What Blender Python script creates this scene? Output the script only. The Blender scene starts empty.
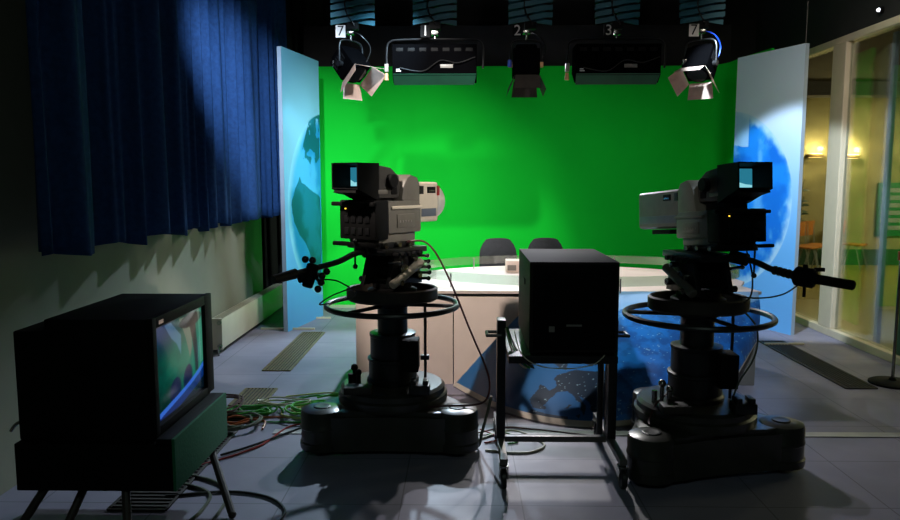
import bpy, bmesh, math, random
import numpy as np
from mathutils import Vector, Matrix

random.seed(7)
D = bpy.data
SC = bpy.context.scene
C = SC.collection
PI = math.pi

# ------------------------------------------------------------------ camera
cam_d = D.cameras.new('camera'); cam = D.objects.new('camera', cam_d); C.objects.link(cam)
cam_d.sensor_width = 36; cam_d.lens = 29.04; cam_d.clip_end = 200
cam.location = (0, 0, 1.6)
cam.rotation_euler = (PI/2 - math.atan(80/726), 0, math.radians(0.95))
SC.camera = cam

# ------------------------------------------------------------------ world, exposure
w = D.worlds.new('world'); SC.world = w; w.use_nodes = True
bg = w.node_tree.nodes['Background']
bg.inputs[0].default_value = (0.35, 0.5, 0.6, 1); bg.inputs[1].default_value = 0.004
SC.view_settings.view_transform = 'Standard'; SC.view_settings.look = 'None'
SC.view_settings.gamma = 1; SC.view_settings.exposure = 0.0

# ------------------------------------------------------------------ studio lamps and added lights
def spot(name, loc, target, power, angle, blend=0.3, col=(1, 1, 1), size=0.05):
    l = D.lights.new(name, 'SPOT'); l.energy = power; l.spot_size = math.radians(angle); l.spot_blend = blend
    l.color = col; l.shadow_soft_size = size
    o = D.objects.new(name, l); C.objects.link(o); o.location = loc
    o.rotation_euler = (Vector(target) - Vector(loc)).to_track_quat('-Z', 'Y').to_euler()
    return o
def area(name, loc, target, power, sx, sy, col=(1, 1, 1), spread=180):
    l = D.lights.new(name, 'AREA'); l.energy = power; l.shape = 'RECTANGLE'; l.size = sx; l.size_y = sy
    l.color = col; l.spread = math.radians(spread)
    o = D.objects.new(name, l); C.objects.link(o); o.location = loc
    o.rotation_euler = (Vector(target) - Vector(loc)).to_track_quat('-Z', 'Y').to_euler()
    return o
WARM = (1.0, .86, .76); COOL = (.72, .86, 1.0)
# softlights 1 and 3 of the rig face the green screen
area('softlight_glow_left', (-.24, 6.68, 2.58), (-1.4, 9.2, .3), 44, .66, .2, (1, .97, .92), 110)
area('softlight_glow_right', (1.34, 6.68, 2.58), (.5, 9.2, .8), 9, .66, .2, (1, .97, .92), 110)
# front keys hung above the cameras outside the frame, with added camera spots
spot('key_light_right', (1.9, 3.0, 3.3), (-1.0, 9.2, 1.0), 130, 24, .5, (1, .95, .9), .03)
spot('key_light_left', (-1.7, 3.2, 3.5), (.45, 5.8, .45), 640, 36, .5, WARM, .05)
spot('added_camera_spot', (2.7, 2.5, 3.3), (-.4, 4.5, 1.42), 560, 12, .6, (1, .92, .84), .04)  # unseen narrow spot added to brighten the left camera's side
spot('camera_fill', (-1.4, 2.6, 3.3), (1.25, 4.4, 1.45), 110, 13, .6, (1, .95, .85), .04)  # unseen spot added to lift the right camera's dim side
spot('green_light_low', (-.5, 4.4, 3.5), (-.2, 9.2, .5), 520, 36, .5, (1, .97, .95), .04)
# back lights towards the cameras
spot('back_light', (.6, 9.0, 3.12), (.7, 3.6, 0), 265, 60, .4, (.9, .88, 1), .025)
spot('desk_top_light', (1.0, 8.4, 3.4), (1.0, 6.3, .75), 280, 56, .7, (1, .97, .93), .08)
# cool light on the printed panels, curtain and floor
spot('panel_light_left', (-.2, 5.7, 3.3), (-1.75, 8.1, 1.3), 270, 44, .8, (.52, .78, 1), .06)
spot('panel_light_right', (1.7, 5.4, 3.3), (3.45, 7.9, 1.0), 720, 38, .3, (.68, .84, 1), .05)
spot('apron_light', (2.1, 3.0, 3.6), (1.6, 5.2, .45), 260, 28, .6, COOL, .05)
spot('curtain_fill', (-1.1, 3.6, 3.6), (-2.15, 8.9, 1.7), 1250, 32, 1., (.7, .82, 1), .05)  # unseen spot added to brighten the far end of the curtain
spot('wall_wash', (.6, 6.9, 2.3), (-2.3, 6.4, .6), 60, 50, .7, (1, .95, .85), .04)  # added unseen spot, gives the left wall more light
spot('floor_light', (-.3, 8.6, 3.3), (-1.1, 5.8, 0), 640, 54, .6, (.66, .84, 1), .05)
spot('rig_fill', (.6, 3.2, 3.9), (.6, 6.5, 3.35), 34, 60, .8, (1, .92, .88), .05)  # unseen spot added so the hangers and lamps show
area('ambient_fill', (.5, -1.5, 4.1), (.5, -1.0, 0), 22, 1, 1, (.75, 1, .9))  # unseen, added as a faint ambient over the whole studio
# unseen lights added to brighten the corridor beyond the glazing
area('corridor_fill', (9.0, 10.8, 3.1), (7.5, 12.5, .6), 260, 1.5, 1.5, (1, .86, .5))
area('corridor_near_fill', (7.0, 7.0, 3.1), (6.6, 7.6, 0), 80, 1.5, 1.5, (1, .88, .55))
area('glazing_wash', (2.7, 5.2, 3.6), (3.83, 7.4, 1.2), 12, .4, .4, (1, .9, .78), 100)

# ------------------------------------------------------------------ materials
def lin(r, g, b):
    f = lambda c: (c/12.92 if c <= .04045 else ((c+.055)/1.055)**2.4)
    return (f(r/255), f(g/255), f(b/255), 1)
def mat(name, rgb, rough=.5, metal=0., var=.12, scale=8., bump=0., spec=.5, emit=None, estr=0., coat=0.):
    m = D.materials.new(name); m.use_nodes = True; nt = m.node_tree; p = nt.nodes['Principled BSDF']
    col = lin(*rgb)
    p.inputs['Roughness'].default_value = rough; p.inputs['Metallic'].default_value = metal
    p.inputs['Specular IOR Level'].default_value = spec; p.inputs['Coat Weight'].default_value = coat
    tc = nt.nodes.new('ShaderNodeTexCoord'); nz = nt.nodes.new('ShaderNodeTexNoise'); nz.inputs['Scale'].default_value = scale
    nz.inputs['Detail'].default_value = 4; nt.links.new(tc.outputs['Object'], nz.inputs['Vector'])
    cr = nt.nodes.new('ShaderNodeValToRGB'); cr.color_ramp.elements[0].position = .3; cr.color_ramp.elements[1].position = .7
    cr.color_ramp.elements[0].color = tuple(c*(1-var) for c in col[:3])+(1,)
    cr.color_ramp.elements[1].color = tuple(min(1, c*(1+var)) for c in col[:3])+(1,)
    nt.links.new(nz.outputs['Fac'], cr.inputs['Fac']); nt.links.new(cr.outputs['Color'], p.inputs['Base Color'])
    if bump:
        b = nt.nodes.new('ShaderNodeBump'); b.inputs['Strength'].default_value = bump; b.inputs['Distance'].default_value = .01
        nt.links.new(nz.outputs['Fac'], b.inputs['Height']); nt.links.new(b.outputs['Normal'], p.inputs['Normal'])
    if emit:
        p.inputs['Emission Color'].default_value = lin(*emit); p.inputs['Emission Strength'].default_value = estr
    return m
def vcmat(name, rough=.5, estr=0., coat=0.):
    m = D.materials.new(name); m.use_nodes = True; nt = m.node_tree; p = nt.nodes['Principled BSDF']
    a = nt.nodes.new('ShaderNodeVertexColor'); a.layer_name = 'print'
    p.inputs['Roughness'].default_value = rough; p.inputs['Coat Weight'].default_value = coat
    if estr:
        p.inputs['Base Color'].default_value = (.005, .005, .005, 1)
        nt.links.new(a.outputs['Color'], p.inputs['Emission Color']); p.inputs['Emission Strength'].default_value = estr
    else: nt.links.new(a.outputs['Color'], p.inputs['Base Color'])
    return m
def glassmat(name, tint=(.93, .97, .95), refl=.08, rough=.02):
    m = D.materials.new(name); m.use_nodes = True; nt = m.node_tree; nt.nodes.remove(nt.nodes['Principled BSDF'])
    out = nt.nodes['Material Output']; t = nt.nodes.new('ShaderNodeBsdfTransparent'); g = nt.nodes.new('ShaderNodeBsdfGlossy')
    t.inputs[0].default_value = tint+(1,); g.inputs['Roughness'].default_value = rough
    lw = nt.nodes.new('ShaderNodeLayerWeight'); lw.inputs['Blend'].default_value = .25
    mr = nt.nodes.new('ShaderNodeMapRange'); mr.inputs['To Min'].default_value = refl; mr.inputs['To Max'].default_value = .6
    mx = nt.nodes.new('ShaderNodeMixShader'); nt.links.new(lw.outputs['Fresnel'], mr.inputs['Value'])
    nt.links.new(mr.outputs[0], mx.inputs[0]); nt.links.new(t.outputs[0], mx.inputs[1]); nt.links.new(g.outputs[0], mx.inputs[2])
    nt.links.new(mx.outputs[0], out.inputs[0]); return m
def tilemat(name, rgb, tile=.6, rough=.3, groove=.5):
    m = mat(name, rgb, rough, 0, .1, 3.0); nt = m.node_tree; p = nt.nodes['Principled BSDF']
    tc = [n for n in nt.nodes if n.type == 'TEX_COORD'][0]; cr = [n for n in nt.nodes if n.type == 'VALTORGB'][0]
    sep = nt.nodes.new('ShaderNodeSeparateXYZ'); nt.links.new(tc.outputs['Object'], sep.inputs[0])
    outs = []
    for ax, off in (('X', .30), ('Y', .16)):
        a = nt.nodes.new('ShaderNodeMath'); a.operation = 'ADD'; a.inputs[1].default_value = 60 + off
        b = nt.nodes.new('ShaderNodeMath'); b.operation = 'PINGPONG'; b.inputs[1].default_value = tile/2
        c = nt.nodes.new('ShaderNodeMath'); c.operation = 'LESS_THAN'; c.inputs[1].default_value = .0035
        nt.links.new(sep.outputs[ax], a.inputs[0]); nt.links.new(a.outputs[0], b.inputs[0]); nt.links.new(b.outputs[0], c.inputs[0]); outs.append(c)
    mx = nt.nodes.new('ShaderNodeMath'); mx.operation = 'MAXIMUM'; nt.links.new(outs[0].outputs[0], mx.inputs[0]); nt.links.new(outs[1].outputs[0], mx.inputs[1])
    mc = nt.nodes.new('ShaderNodeMix'); mc.data_type = 'RGBA'; mc.blend_type = 'MULTIPLY'
    mc.inputs['B'].default_value = (groove, groove, groove, 1)
    nt.links.new(mx.outputs[0], mc.inputs['Factor']); nt.links.new(cr.outputs['Color'], mc.inputs['A'])
    nt.links.new(mc.outputs['Result'], p.inputs['Base Color'])
    nz = nt.nodes.new('ShaderNodeTexNoise'); nz.inputs['Scale'].default_value = 5; nz.inputs['Detail'].default_value = 5
    mr = nt.nodes.new('ShaderNodeMapRange'); mr.inputs['To Min'].default_value = rough-.08; mr.inputs['To Max'].default_value = rough+.12
    nt.links.new(tc.outputs['Object'], nz.inputs['Vector']); nt.links.new(nz.outputs['Fac'], mr.inputs['Value']); nt.links.new(mr.outputs[0], p.inputs['Roughness'])
    return m

M_ = dict(
    floor=tilemat('studio_floor_tiles', (128, 126, 144), .6, .5),
    strip=mat('pale_strip', (178, 178, 176), .35),
    green=mat('chroma_green_paint', (4, 190, 44), .9, var=.02, scale=2, spec=.2),
    wall=mat('grey_wall_paint', (128, 128, 112), .8, var=.05, scale=4, bump=.1),
    blackwall=mat('black_wall_paint', (26, 26, 27), .9, var=.2),
    ceil=mat('black_ceiling', (14, 14, 15), .95),
    darkdrape=mat('black_drape', (14, 26, 18), .95),
    velvet=mat('blue_curtain_cloth', (30, 62, 108), .85, var=.2, scale=30, bump=.2, spec=.15),
    black=mat('satin_black_metal', (20, 20, 21), .38, var=.3, scale=20),
    matte=mat('matte_black_paint', (9, 9, 9), .7, var=.3, scale=14, spec=.15),
    deep=mat('very_dark_plastic', (6, 6, 6), .6, var=.3, spec=.12),
    pedestal=mat('dark_olive_grey_enamel', (48, 48, 42), .3, var=.25, scale=9, bump=.05),
    brownblack=mat('brown_black_rubber', (42, 36, 30), .6, var=.3, scale=18),
    grey=mat('camera_grey_paint', (96, 92, 84), .5, var=.1, scale=14),
    lensgrey=mat('lens_beige_paint', (196, 186, 168), .38, var=.06),
    stripe=mat('lens_blue_grey_band', (84, 92, 104), .4),
    red=mat('red_lamp_plastic', (150, 24, 20), .4),
    silver=mat('brushed_silver', (190, 190, 190), .25, 1., .1, 30),
    chrome=mat('worn_chrome', (150, 150, 145), .22, 1., .2, 30),
    glassdark=mat('dark_lens_glass', (6, 8, 10), .05, spec=.8),
    amber=mat('amber_pilot_lamp', (200, 160, 40), .4, emit=(240, 200, 60), estr=2.),
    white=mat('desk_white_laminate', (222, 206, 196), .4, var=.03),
    side=mat('grey_parts_and_shaded_desk', (126, 122, 116), .45, var=.05),  # on the desk's right wing this grey stands for shade on white
    joint=mat('dark_joint', (46, 42, 38), .6),
    rad=mat('radiator_cream_enamel', (186, 180, 160), .4, var=.04),
    grate=mat('bronze_floor_grate', (118, 104, 74), .45, .4, .15, 20),
    gratedark=mat('dark_floor_duct', (30, 28, 24), .7),
    frame=mat('glazing_pale_enamel', (196, 184, 160), .45, var=.04),
    framegreen=mat('dark_green_frame', (14, 70, 48), .4, var=.1),
    bluepale=mat('pale_blue_board_and_streak', (150, 168, 186), .3, var=.05),  # panel board colour, also the reflection streak on the glazing
    plaster=mat('marbled_plaster', (158, 150, 104), .8, var=.25, scale=2.2),
    olive=mat('corridor_dark_green_skirting', (18, 66, 34), .5),
    cfloor=mat('corridor_lino', (140, 130, 48), .3, var=.1, scale=2),
    cceil=mat('corridor_dark_ceiling', (48, 42, 34), .8),
    wood=mat('orange_beech_wood', (190, 120, 44), .45, var=.2, scale=9),
    leg=mat('grey_tube_metal', (150, 160, 158), .35, .3),
    teal=mat('teal_lattice_paint', (4, 84, 100), .6, var=.15, emit=None),
    tag=mat('white_number_tag', (215, 210, 205), .6),
    ink=mat('black_ink', (10, 10, 10), .6),
    doorlit=mat('barn_door_lit_metal', (190, 165, 152), .5, .2, .12, 14),  # pinkish lamp light on the doors is put into this pale colour
    bluecloth=mat('blue_plug', (20, 70, 190), .5),
    tan=mat('tan_connector', (196, 150, 104), .5),
    chairdark=mat('charcoal_upholstery', (40, 42, 46), .85, var=.15, scale=40, bump=.3),
    rubber=mat('black_cable_rubber', (12, 12, 12), .45),
    cgreen=mat('green_cable', (44, 140, 40), .4), cyellow=mat('yellow_green_cable', (190, 196, 110), .4),
    cred=mat('red_cable', (150, 40, 34), .4), corange=mat('orange_cable', (170, 88, 44), .4),
    cwhite=mat('cream_cable', (190, 186, 160), .4), cpink=mat('dark_pink_cable', (70, 34, 38), .45),
    clime=mat('lime_cable', (96, 190, 70), .4),
    cgrey=mat('grey_green_cable', (84, 92, 76), .45),
    vf=mat('viewfinder_tube', (10, 30, 34), .2, emit=(44, 132, 158), estr=.8),
    vf2=mat('viewfinder_picture_pale', (20, 40, 44), .2, emit=(150, 225, 235), estr=.9),
    gpaint=mat('green_paper_board', (20, 110, 60), .6),
    sconce=mat('sconce_brass', (120, 96, 50), .4, .5),
    glow=mat('sconce_diffuser', (255, 230, 160), .5, emit=(255, 222, 140), estr=5.),
    dot=mat('small_lamp_glow', (255, 255, 255), .5, emit=(235, 240, 255), estr=6.),
    footbar=mat('worn_grey_steel', (92, 88, 84), .4, .2, .15, 20),
    rim=mat('pale_anodised_rim', (215, 212, 205), .3, .35, .05),
    soot=mat('sooty_black_lamp_paint', (5, 5, 6), 1., spec=0.),
    cubecase=mat('monitor_brown_black_case', (24, 20, 16), .7, var=.2, scale=12, spec=.25),
    tvgreen=mat('dark_green_grille_cloth', (16, 100, 64), .9, var=.1, scale=60, bump=.2),
    glass=glassmat('pane_glass'), acrylic=glassmat('clear_acrylic', (.84, .93, .88), .12, .1),
    print_=vcmat('printed_vinyl', .42), screenp=vcmat('crt_picture', .15, .62),
)

# ------------------------------------------------------------------ builders
class MB:
    def __init__(s, T=None): s.bm = bmesh.new(); s.T = T or Matrix.Identity(4)
    def _v(s, p): return s.bm.verts.new(s.T @ Vector(p))
    def box(s, lo, hi, bev=0., R=None, seg=2):
        c = [(a+b)/2 for a, b in zip(lo, hi)]; h = [abs(b-a)/2 for a, b in zip(lo, hi)]
        vs = []
        for x in (-1, 1):
            for y in (-1, 1):
                for z in (-1, 1):
                    q = Vector((x*h[0], y*h[1], z*h[2]))
                    if R is not None: q = R @ q
                    vs.append(s._v(Vector(c)+q))
        F = [(0, 1, 3, 2), (4, 6, 7, 5), (0, 4, 5, 1), (2, 3, 7, 6), (0, 2, 6, 4), (1, 5, 7, 3)]
        fs = [s.bm.faces.new([vs[i] for i in f]) for f in F]
        if bev:
            es = list({e for f in fs for e in f.edges})
            bmesh.ops.bevel(s.bm, geom=es, offset=min(bev, min(h)*.9), segments=seg, profile=.6, affect='EDGES')
        return s
    def prism(s, pts, axis, a, b, bev=0.):          # polygon in the two other axes, extruded along axis
        def P(u, v, t): return {'x': (t, u, v), 'y': (u, t, v), 'z': (u, v, t)}[axis]
        n = len(pts); A = [s._v(P(u, v, a)) for u, v in pts]; B = [s._v(P(u, v, b)) for u, v in pts]
        fs = [s.bm.faces.new(A[::-1]), s.bm.faces.new(B)]
        for i in range(n): fs.append(s.bm.faces.new((A[i], A[(i+1) % n], B[(i+1) % n], B[i])))
        if bev:
            es = list({e for f in fs[:2] for e in f.edges}); bmesh.ops.bevel(s.bm, geom=es, offset=bev, segments=2, profile=.6, affect='EDGES')
        return s
    def lathe(s, prof, c=(0, 0, 0), n=32, R=None, sy=1.):
        rings = []
        for r, z in prof:
            ring = []
            for i in range(n):
                a = 2*PI*i/n; q = Vector((r*math.cos(a), r*sy*math.sin(a), z))
                if R is not None: q = R @ q
                ring.append(s._v(Vector(c)+q))
            rings.append(ring)
        for k in range(len(rings)-1):
            for i in range(n):
                j = (i+1) % n; s.bm.faces.new((rings[k][i], rings[k][j], rings[k+1][j], rings[k+1][i]))
        s.bm.faces.new(rings[0][::-1]); s.bm.faces.new(rings[-1]); return s
    def cyl(s, p0, p1, r, r1=None, n=16, bev=0.):
        p0 = Vector(p0); p1 = Vector(p1); d = p1-p0; L = d.length; R = d.to_track_quat('Z', 'Y').to_matrix()
        r1 = r if r1 is None else r1
        prof = [(r, 0), (r1, L)] if not bev else [(r-bev, 0), (r, bev), (r1, L-bev), (r1-bev, L)]
        return s.lathe(prof, p0, n, R)
    def tube(s, pts, r, n=8, closed=False):
        P = [Vector(p) for p in pts]; N = len(P); rings = []
        t0 = (P[1]-P[0]).normalized(); up = Vector((0, 0, 1)) if abs(t0.z) < .9 else Vector((1, 0, 0))
        nrm = t0.cross(up).normalized()
        for i in range(N):
            if closed: t = (P[(i+1) % N]-P[i-1]).normalized()
            else: t = (P[min(i+1, N-1)]-P[max(i-1, 0)]).normalized()
            nrm = (nrm - t*nrm.dot(t)).normalized(); b = t.cross(nrm)
            rings.append([s._v(P[i]+(nrm*math.cos(2*PI*k/n)+b*math.sin(2*PI*k/n))*r) for k in range(n)])
        for i in range(N if closed else N-1):
            A, B = rings[i], rings[(i+1) % N]
            for k in range(n): s.bm.faces.new((A[k], A[(k+1) % n], B[(k+1) % n], B[k]))
        if not closed: s.bm.faces.new(rings[0][::-1]); s.bm.faces.new(rings[-1])
        return s
    def ball(s, c, r, n=12):
        prof = [(max(1e-4, r*math.sin(PI*k/8)), -r*math.cos(PI*k/8)) for k in range(9)]
        return s.lathe(prof, c, n)
    def sheet(s, poly, th, nrm):                     # thin solid plate from a planar polygon
        nv = Vector(nrm).normalized()*th
        A = [s._v(p) for p in poly]; B = [s._v(Vector(p)+nv) for p in poly]; n = len(A)
        s.bm.faces.new(A[::-1]); s.bm.faces.new(B)
        for i in range(n): s.bm.faces.new((A[i], A[(i+1) % n], B[(i+1) % n], B[i]))
        return s
    def build(s, name, m, parent=None, smooth=True, mats=None):
        bmesh.ops.recalc_face_normals(s.bm, faces=s.bm.faces)
        me = D.meshes.new(name); s.bm.to_mesh(me); s.bm.free()
        o = D.objects.new(name, me); C.objects.link(o)
        for mm in (mats or [m]): me.materials.append(mm)
        if smooth:
            for p in me.polygons: p.use_smooth = True
            me.set_sharp_from_angle(angle=math.radians(34))
        if parent is not None: o.parent = parent
        return o
def tag(o, label=None, cat=None, group=None, kind=None):
    if label: o['label'] = label
    if cat: o['category'] = cat
    if group: o['group'] = group
    if kind: o['kind'] = kind
    return o
def thing(name, label, cat, loc=(0, 0, 0), rz=0., group=None):
    o = D.objects.new(name, None); C.objects.link(o); o.location = loc; o.rotation_euler = (0, 0, rz); o.empty_display_size = .1
    return tag(o, label, cat, group)
def struct(name, mb, m, smooth=False, **k): return tag(mb.build(name, m, None, smooth, **k), kind='structure')
def catmull(P, k=8, closed=False):
    P = [Vector(p) for p in P]; n = len(P); out = []
    rng = range(n) if closed else range(n-1)
    for i in rng:
        g = (lambda j: P[j % n]) if closed else (lambda j: P[max(0, min(n-1, j))])
        a, b, c, d = g(i-1), g(i), g(i+1), g(i+2)
        for t in range(k):
            t /= k; out.append(.5*((2*b)+(c-a)*t+(2*a-5*b+4*c-d)*t*t+(3*b-a-3*c+d)*t**3))
    if not closed: out.append(P[-1])
    return out
def text_mesh(name, s, size, m, parent, loc, rot, ext=.001):
    cu = D.curves.new(name, 'FONT'); cu.body = s; cu.size = size; cu.extrude = ext; cu.align_x = 'CENTER'; cu.align_y = 'CENTER'
    t = D.objects.new(name, cu); C.objects.link(t); bpy.context.view_layer.update()
    me = D.meshes.new_from_object(t.evaluated_get(bpy.context.evaluated_depsgraph_get()))
    D.objects.remove(t); D.curves.remove(cu)
    o = D.objects.new(name, me); C.objects.link(o); me.materials.clear(); me.materials.append(m)
    o.parent = parent; o.location = loc; o.rotation_euler = rot; return o
def vnoise(x, y, seed=0):
    def h(i, j):
        v = np.sin(i*127.1+j*311.7+seed*74.7)*43758.5453; return v-np.floor(v)
    i = np.floor(x); j = np.floor(y); u = x-i; v = y-j; u = u*u*(3-2*u); v = v*v*(3-2*v)
    return (h(i, j)*(1-u)+h(i+1, j)*u)*(1-v)+(h(i, j+1)*(1-u)+h(i+1, j+1)*u)*v
def fbm(x, y, o=4, seed=0):
    s = 0*x; a = .5
    for k in range(o): s = s+a*vnoise(x*2**k, y*2**k, seed+k*3); a *= .5
    return s/(1-.5**o)
def sm(x, a, b): t = np.clip((x-a)/(b-a), 0, 1); return t*t*(3-2*t)
def inpoly(X, Y, P):
    r = np.zeros(X.shape, bool); n = len(P)
    for i in range(n):
        (x1, y1), (x2, y2) = P[i], P[(i+1) % n]
        if y1 == y2: continue
        c = ((y1 > Y) != (y2 > Y)) & (X < (x2-x1)*(Y-y1)/(y2-y1)+x1); r ^= c
    return r
def paintgrid(name, m, pos, colr, nu, nv, parent, thick=0., nrm=None):
    """regular grid: pos(U,V)->(x,y,z) arrays, colr(U,V)->(r,g,b) sRGB 0..1 arrays"""
    U, V = np.meshgrid(np.linspace(0, 1, nu), np.linspace(0, 1, nv)); x, y, z = pos(U, V)
    r, g, b = colr(U, V); verts = np.stack([x, y, z], -1).reshape(-1, 3)
    idx = np.arange(nu*nv).reshape(nv, nu)
    f = np.stack([idx[:-1, :-1], idx[:-1, 1:], idx[1:, 1:], idx[1:, :-1]], -1).reshape(-1, 4)
    me = D.meshes.new(name); me.from_pydata(verts.tolist(), [], f.tolist())
    ca = me.color_attributes.new('print', 'FLOAT_COLOR', 'POINT')
    c = np.clip(np.stack([r, g, b], -1).reshape(-1, 3), 0, 1); c = np.where(c <= .04045, c/12.92, ((c+.055)/1.055)**2.4)
    ca.data.foreach_set('color', np.concatenate([c, np.ones((len(c), 1))], 1).astype(np.float32).ravel())
    me.materials.append(m); o = D.objects.new(name, me); C.objects.link(o)
    for p in me.polygons: p.use_smooth = True
    if parent is not None: o.parent = parent
    return o
def mixc(a, b, t): return tuple(x*(1-t)+y*t for x, y in zip(a, b))
def K(c, X): return tuple(np.full(X.shape, v/255.) for v in c)

# ================================================================== STRUCTURE
XL, XR = -2.35, 3.83
struct('floor', MB().box((-3.2, -3, -.12), (4.05, 10, 0)), M_['floor'])
struct('ceiling', MB().box((-3.2, -3, 4.2), (4.0, 10, 4.3)), M_['ceil'])
struct('wall_left', MB().box((XL-.15, -3, 0), (XL, 8.46, 4.2)), M_['wall'])
struct('wall_left_recess', MB().box((XL-.75, 8.46, 0), (XL-.6, 10, 4.2)), M_['blackwall'])
struct('wall_back', MB().box((-3.1, 9.75, 0), (4.0, 9.9, 4.2)), M_['blackwall'])
struct('wall_front', MB().box((-2.5, -3.1, 0), (4.0, -3, 4.2)), M_['blackwall'])
struct('wall_right_upper', MB().box((XR-.02, -3, 3.03), (XR+.16, 9.75, 4.2)), M_['blackwall'])
struct('wall_right_near', MB().box((XR-.02, -3, 0), (XR+.16, 4.6, 3.08)), M_['blackwall'])
struct('wall_right_far', MB().box((XR-.02, 9.3, 0), (XR+.16, 9.75, 3.08)), M_['blackwall'])
struct('trim_floor_strip', MB().box((-1.2, 4.43, 0), (XR-.1, 4.51, .006), .002), M_['strip'])
# glazing
struct('trim_glazing_sill', MB().box((XR-.05, 4.6, 0), (XR+.08, 9.3, .075), .008), M_['frame'])
struct('trim_glazing_head', MB().box((XR-.03, 4.6, 2.96), (XR+.1, 9.3, 3.03), .01), M_['frame'])
struct('trim_glazing_post', MB().box((XR-.04, 7.42, .075), (XR+.04, 7.68, 2.96), .01), M_['frame'])
struct('trim_glazing_streak', MB().box((XR+.16, 6.93, 0), (XR+.2, 6.99, 2.96), .008), M_['bluepale'])  # added bar standing in for a bluish reflection streak on the glass
struct('trim_glazing_green_edge', MB().box((XR-.02, 6.2, .075), (XR+.05, 6.32, 2.96), .006), M_['framegreen'])
struct('window_1', MB().box((XR+.01, 7.68, .075), (XR+.02, 9.3, 2.96)), M_['glass'])
struct('window_2', MB().box((XR+.01, 6.32, .075), (XR+.02, 7.42, 2.96)), M_['glass'])
struct('window_3', MB().box((XR+.01, 4.6, .075), (XR+.02, 6.2, 2.96)), M_['glass'])
# corridor beyond
struct('floor_corridor', MB().box((XR+.22, 3, -.12), (10, 14, -.0)), M_['cfloor'])
struct('ceiling_corridor', MB().box((XR+.16, 3, 3.2), (10, 14, 3.3)), M_['cceil'])
struct('trim_corridor_beam', MB().box((XR+.16, 12.2, 2.98), (10, 12.6, 3.2)), M_['cceil'])
struct('wall_corridor_far', MB().box((XR+.1, 13.8, 0), (10, 13.95, 3.2)), M_['plaster'])
struct('wall_corridor_side', MB().box((10, 3, 0), (10.1, 14, 3.2)), M_['plaster'])
struct('wall_corridor_near', MB().box((XR+.16, 2.9, 0), (10, 3, 3.2)), M_['plaster'])
struct('wall_corridor_end', MB().box((XR-.02, 9.9, 0), (XR+.1, 13.95, 3.2)), M_['plaster'])
struct('baseboard_corridor', MB().box((XR+.1, 13.76, 0), (10, 13.8, .3)), M_['olive'])

# green cyclorama : back sheet, curved corners and right return as one painted surface
t = thing('green_screen', 'tall bright green chroma screen wall curving round behind the white desk', 'green screen')
path = [(-2.1, 8.8), (-1.95, 9.15), (-1.6, 9.2), (3.0, 9.2), (3.16, 9.17), (3.2, 9.0), (3.34, 7.9)]
path = [(-1.95, 9.2), (2.9, 9.2)] + [(2.9+.3*math.sin(a), 8.9+.3*math.cos(a)) for a in np.linspace(.1, PI/2-.05, 8)] + [(3.22, 8.6), (3.3, 8.0)]
m = MB(); th = .03
A = []; B = []
for i, (x, y) in enumerate(path):
    a = path[max(0, i-1)]; b = path[min(len(path)-1, i+1)]; d = Vector((b[0]-a[0], b[1]-a[1])).normalized(); n = Vector((-d.y, d.x))
    A.append([m._v((x, y, 0)), m._v((x, y, 3.0))]); B.append([m._v((x+n.x*th, y+n.y*th, 0)), m._v((x+n.x*th, y+n.y*th, 3.0))])
for i in range(len(path)-1):
    for q in ((A[i][0], A[i+1][0], A[i+1][1], A[i][1]), (B[i][0], B[i][1], B[i+1][1], B[i+1][0]), (A[i][1], A[i+1][1], B[i+1][1], B[i][1]), (A[i][0], B[i][0], B[i+1][0], A[i+1][0])): m.bm.faces.new(q)
m.bm.faces.new((A[0][0], A[0][1], B[0][1], B[0][0])); m.bm.faces.new((A[-1][0], B[-1][0], B[-1][1], A[-1][1]))
m.build('painted_sheet', M_['green'], t)
MB().box((-1.95, 9.0, 0), (2.9, 9.2, .004)).build('floor_flap', M_['strip'], t)

# ================================================================== PRINTED PANELS
def globe_col(S, Z, uc, zc, r, side):
    d = np.hypot(S-uc, Z-zc)/r
    n = fbm(S*3+5, Z*3, 4, side)
    if side == 0:
        base = mixc(K((120, 190, 214), S), K((86, 166, 226), S), sm(Z, 2.4, .2)+0*S)
        sea = mixc(K((66, 166, 216), S), K((28, 128, 184), S), sm(n, .35, .65))
        col = mixc(sea, K((150, 214, 236), S), sm(d, .86, 1.0)*.75)
        land = K((4, 78, 92), S); col2 = mixc(K((14, 104, 128), S), land, sm(n, .4, .6))
        af = [(.37, 1.92), (.45, 1.82), (.68, 1.76), (.9, 1.66), (1., 1.6), (1., .62), (.9, .58), (.74, .8), (.66, 1.0), (.55, 1.12), (.42, 1.2), (.3, 1.34), (.27, 1.5), (.3, 1.72), (.33, 1.84)]
        af = [(a-.05, z-.22) for a, z in af]
        eu = [(.42, 1.84), (.5, 2.0), (.62, 2.2), (.78, 2.32), (1., 2.42), (1., 1.95), (.85, 1.82), (.75, 1.9), (.66, 1.75), (.55, 1.82), (.48, 1.74)]
        j = (n-.5)*.2; L = inpoly(S+j, Z-j, af) | (inpoly(S+j, Z+j*1.6, eu) & (fbm(S*9, Z*9, 3, 4) > .36))
        col = mixc(col, col2, L*.92)
    else:
        base = mixc(K((104, 170, 232), S), K((200, 216, 236), S), sm(Z, .8, 2.5)+0*S)
        col = mixc(K((26, 128, 226), S), K((18, 104, 206), S), sm(n, .4, .6))
        cl = fbm(S*5+3, Z*4, 5, 9)
        col = mixc(col, K((120, 186, 238), S), sm(cl, .5, .75)*.7)
        col = mixc(col, K((176, 210, 238), S), sm(d+(cl-.5)*.22, .9, 1.02)*.9)
        col = mixc(col, K((176, 208, 236), S), ((S < .22) & (Z > 1.98+.1*(n-.5)))*.8)
    ins = sm(d, 1.006, .994)
    return mixc(base, col, ins)
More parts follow.
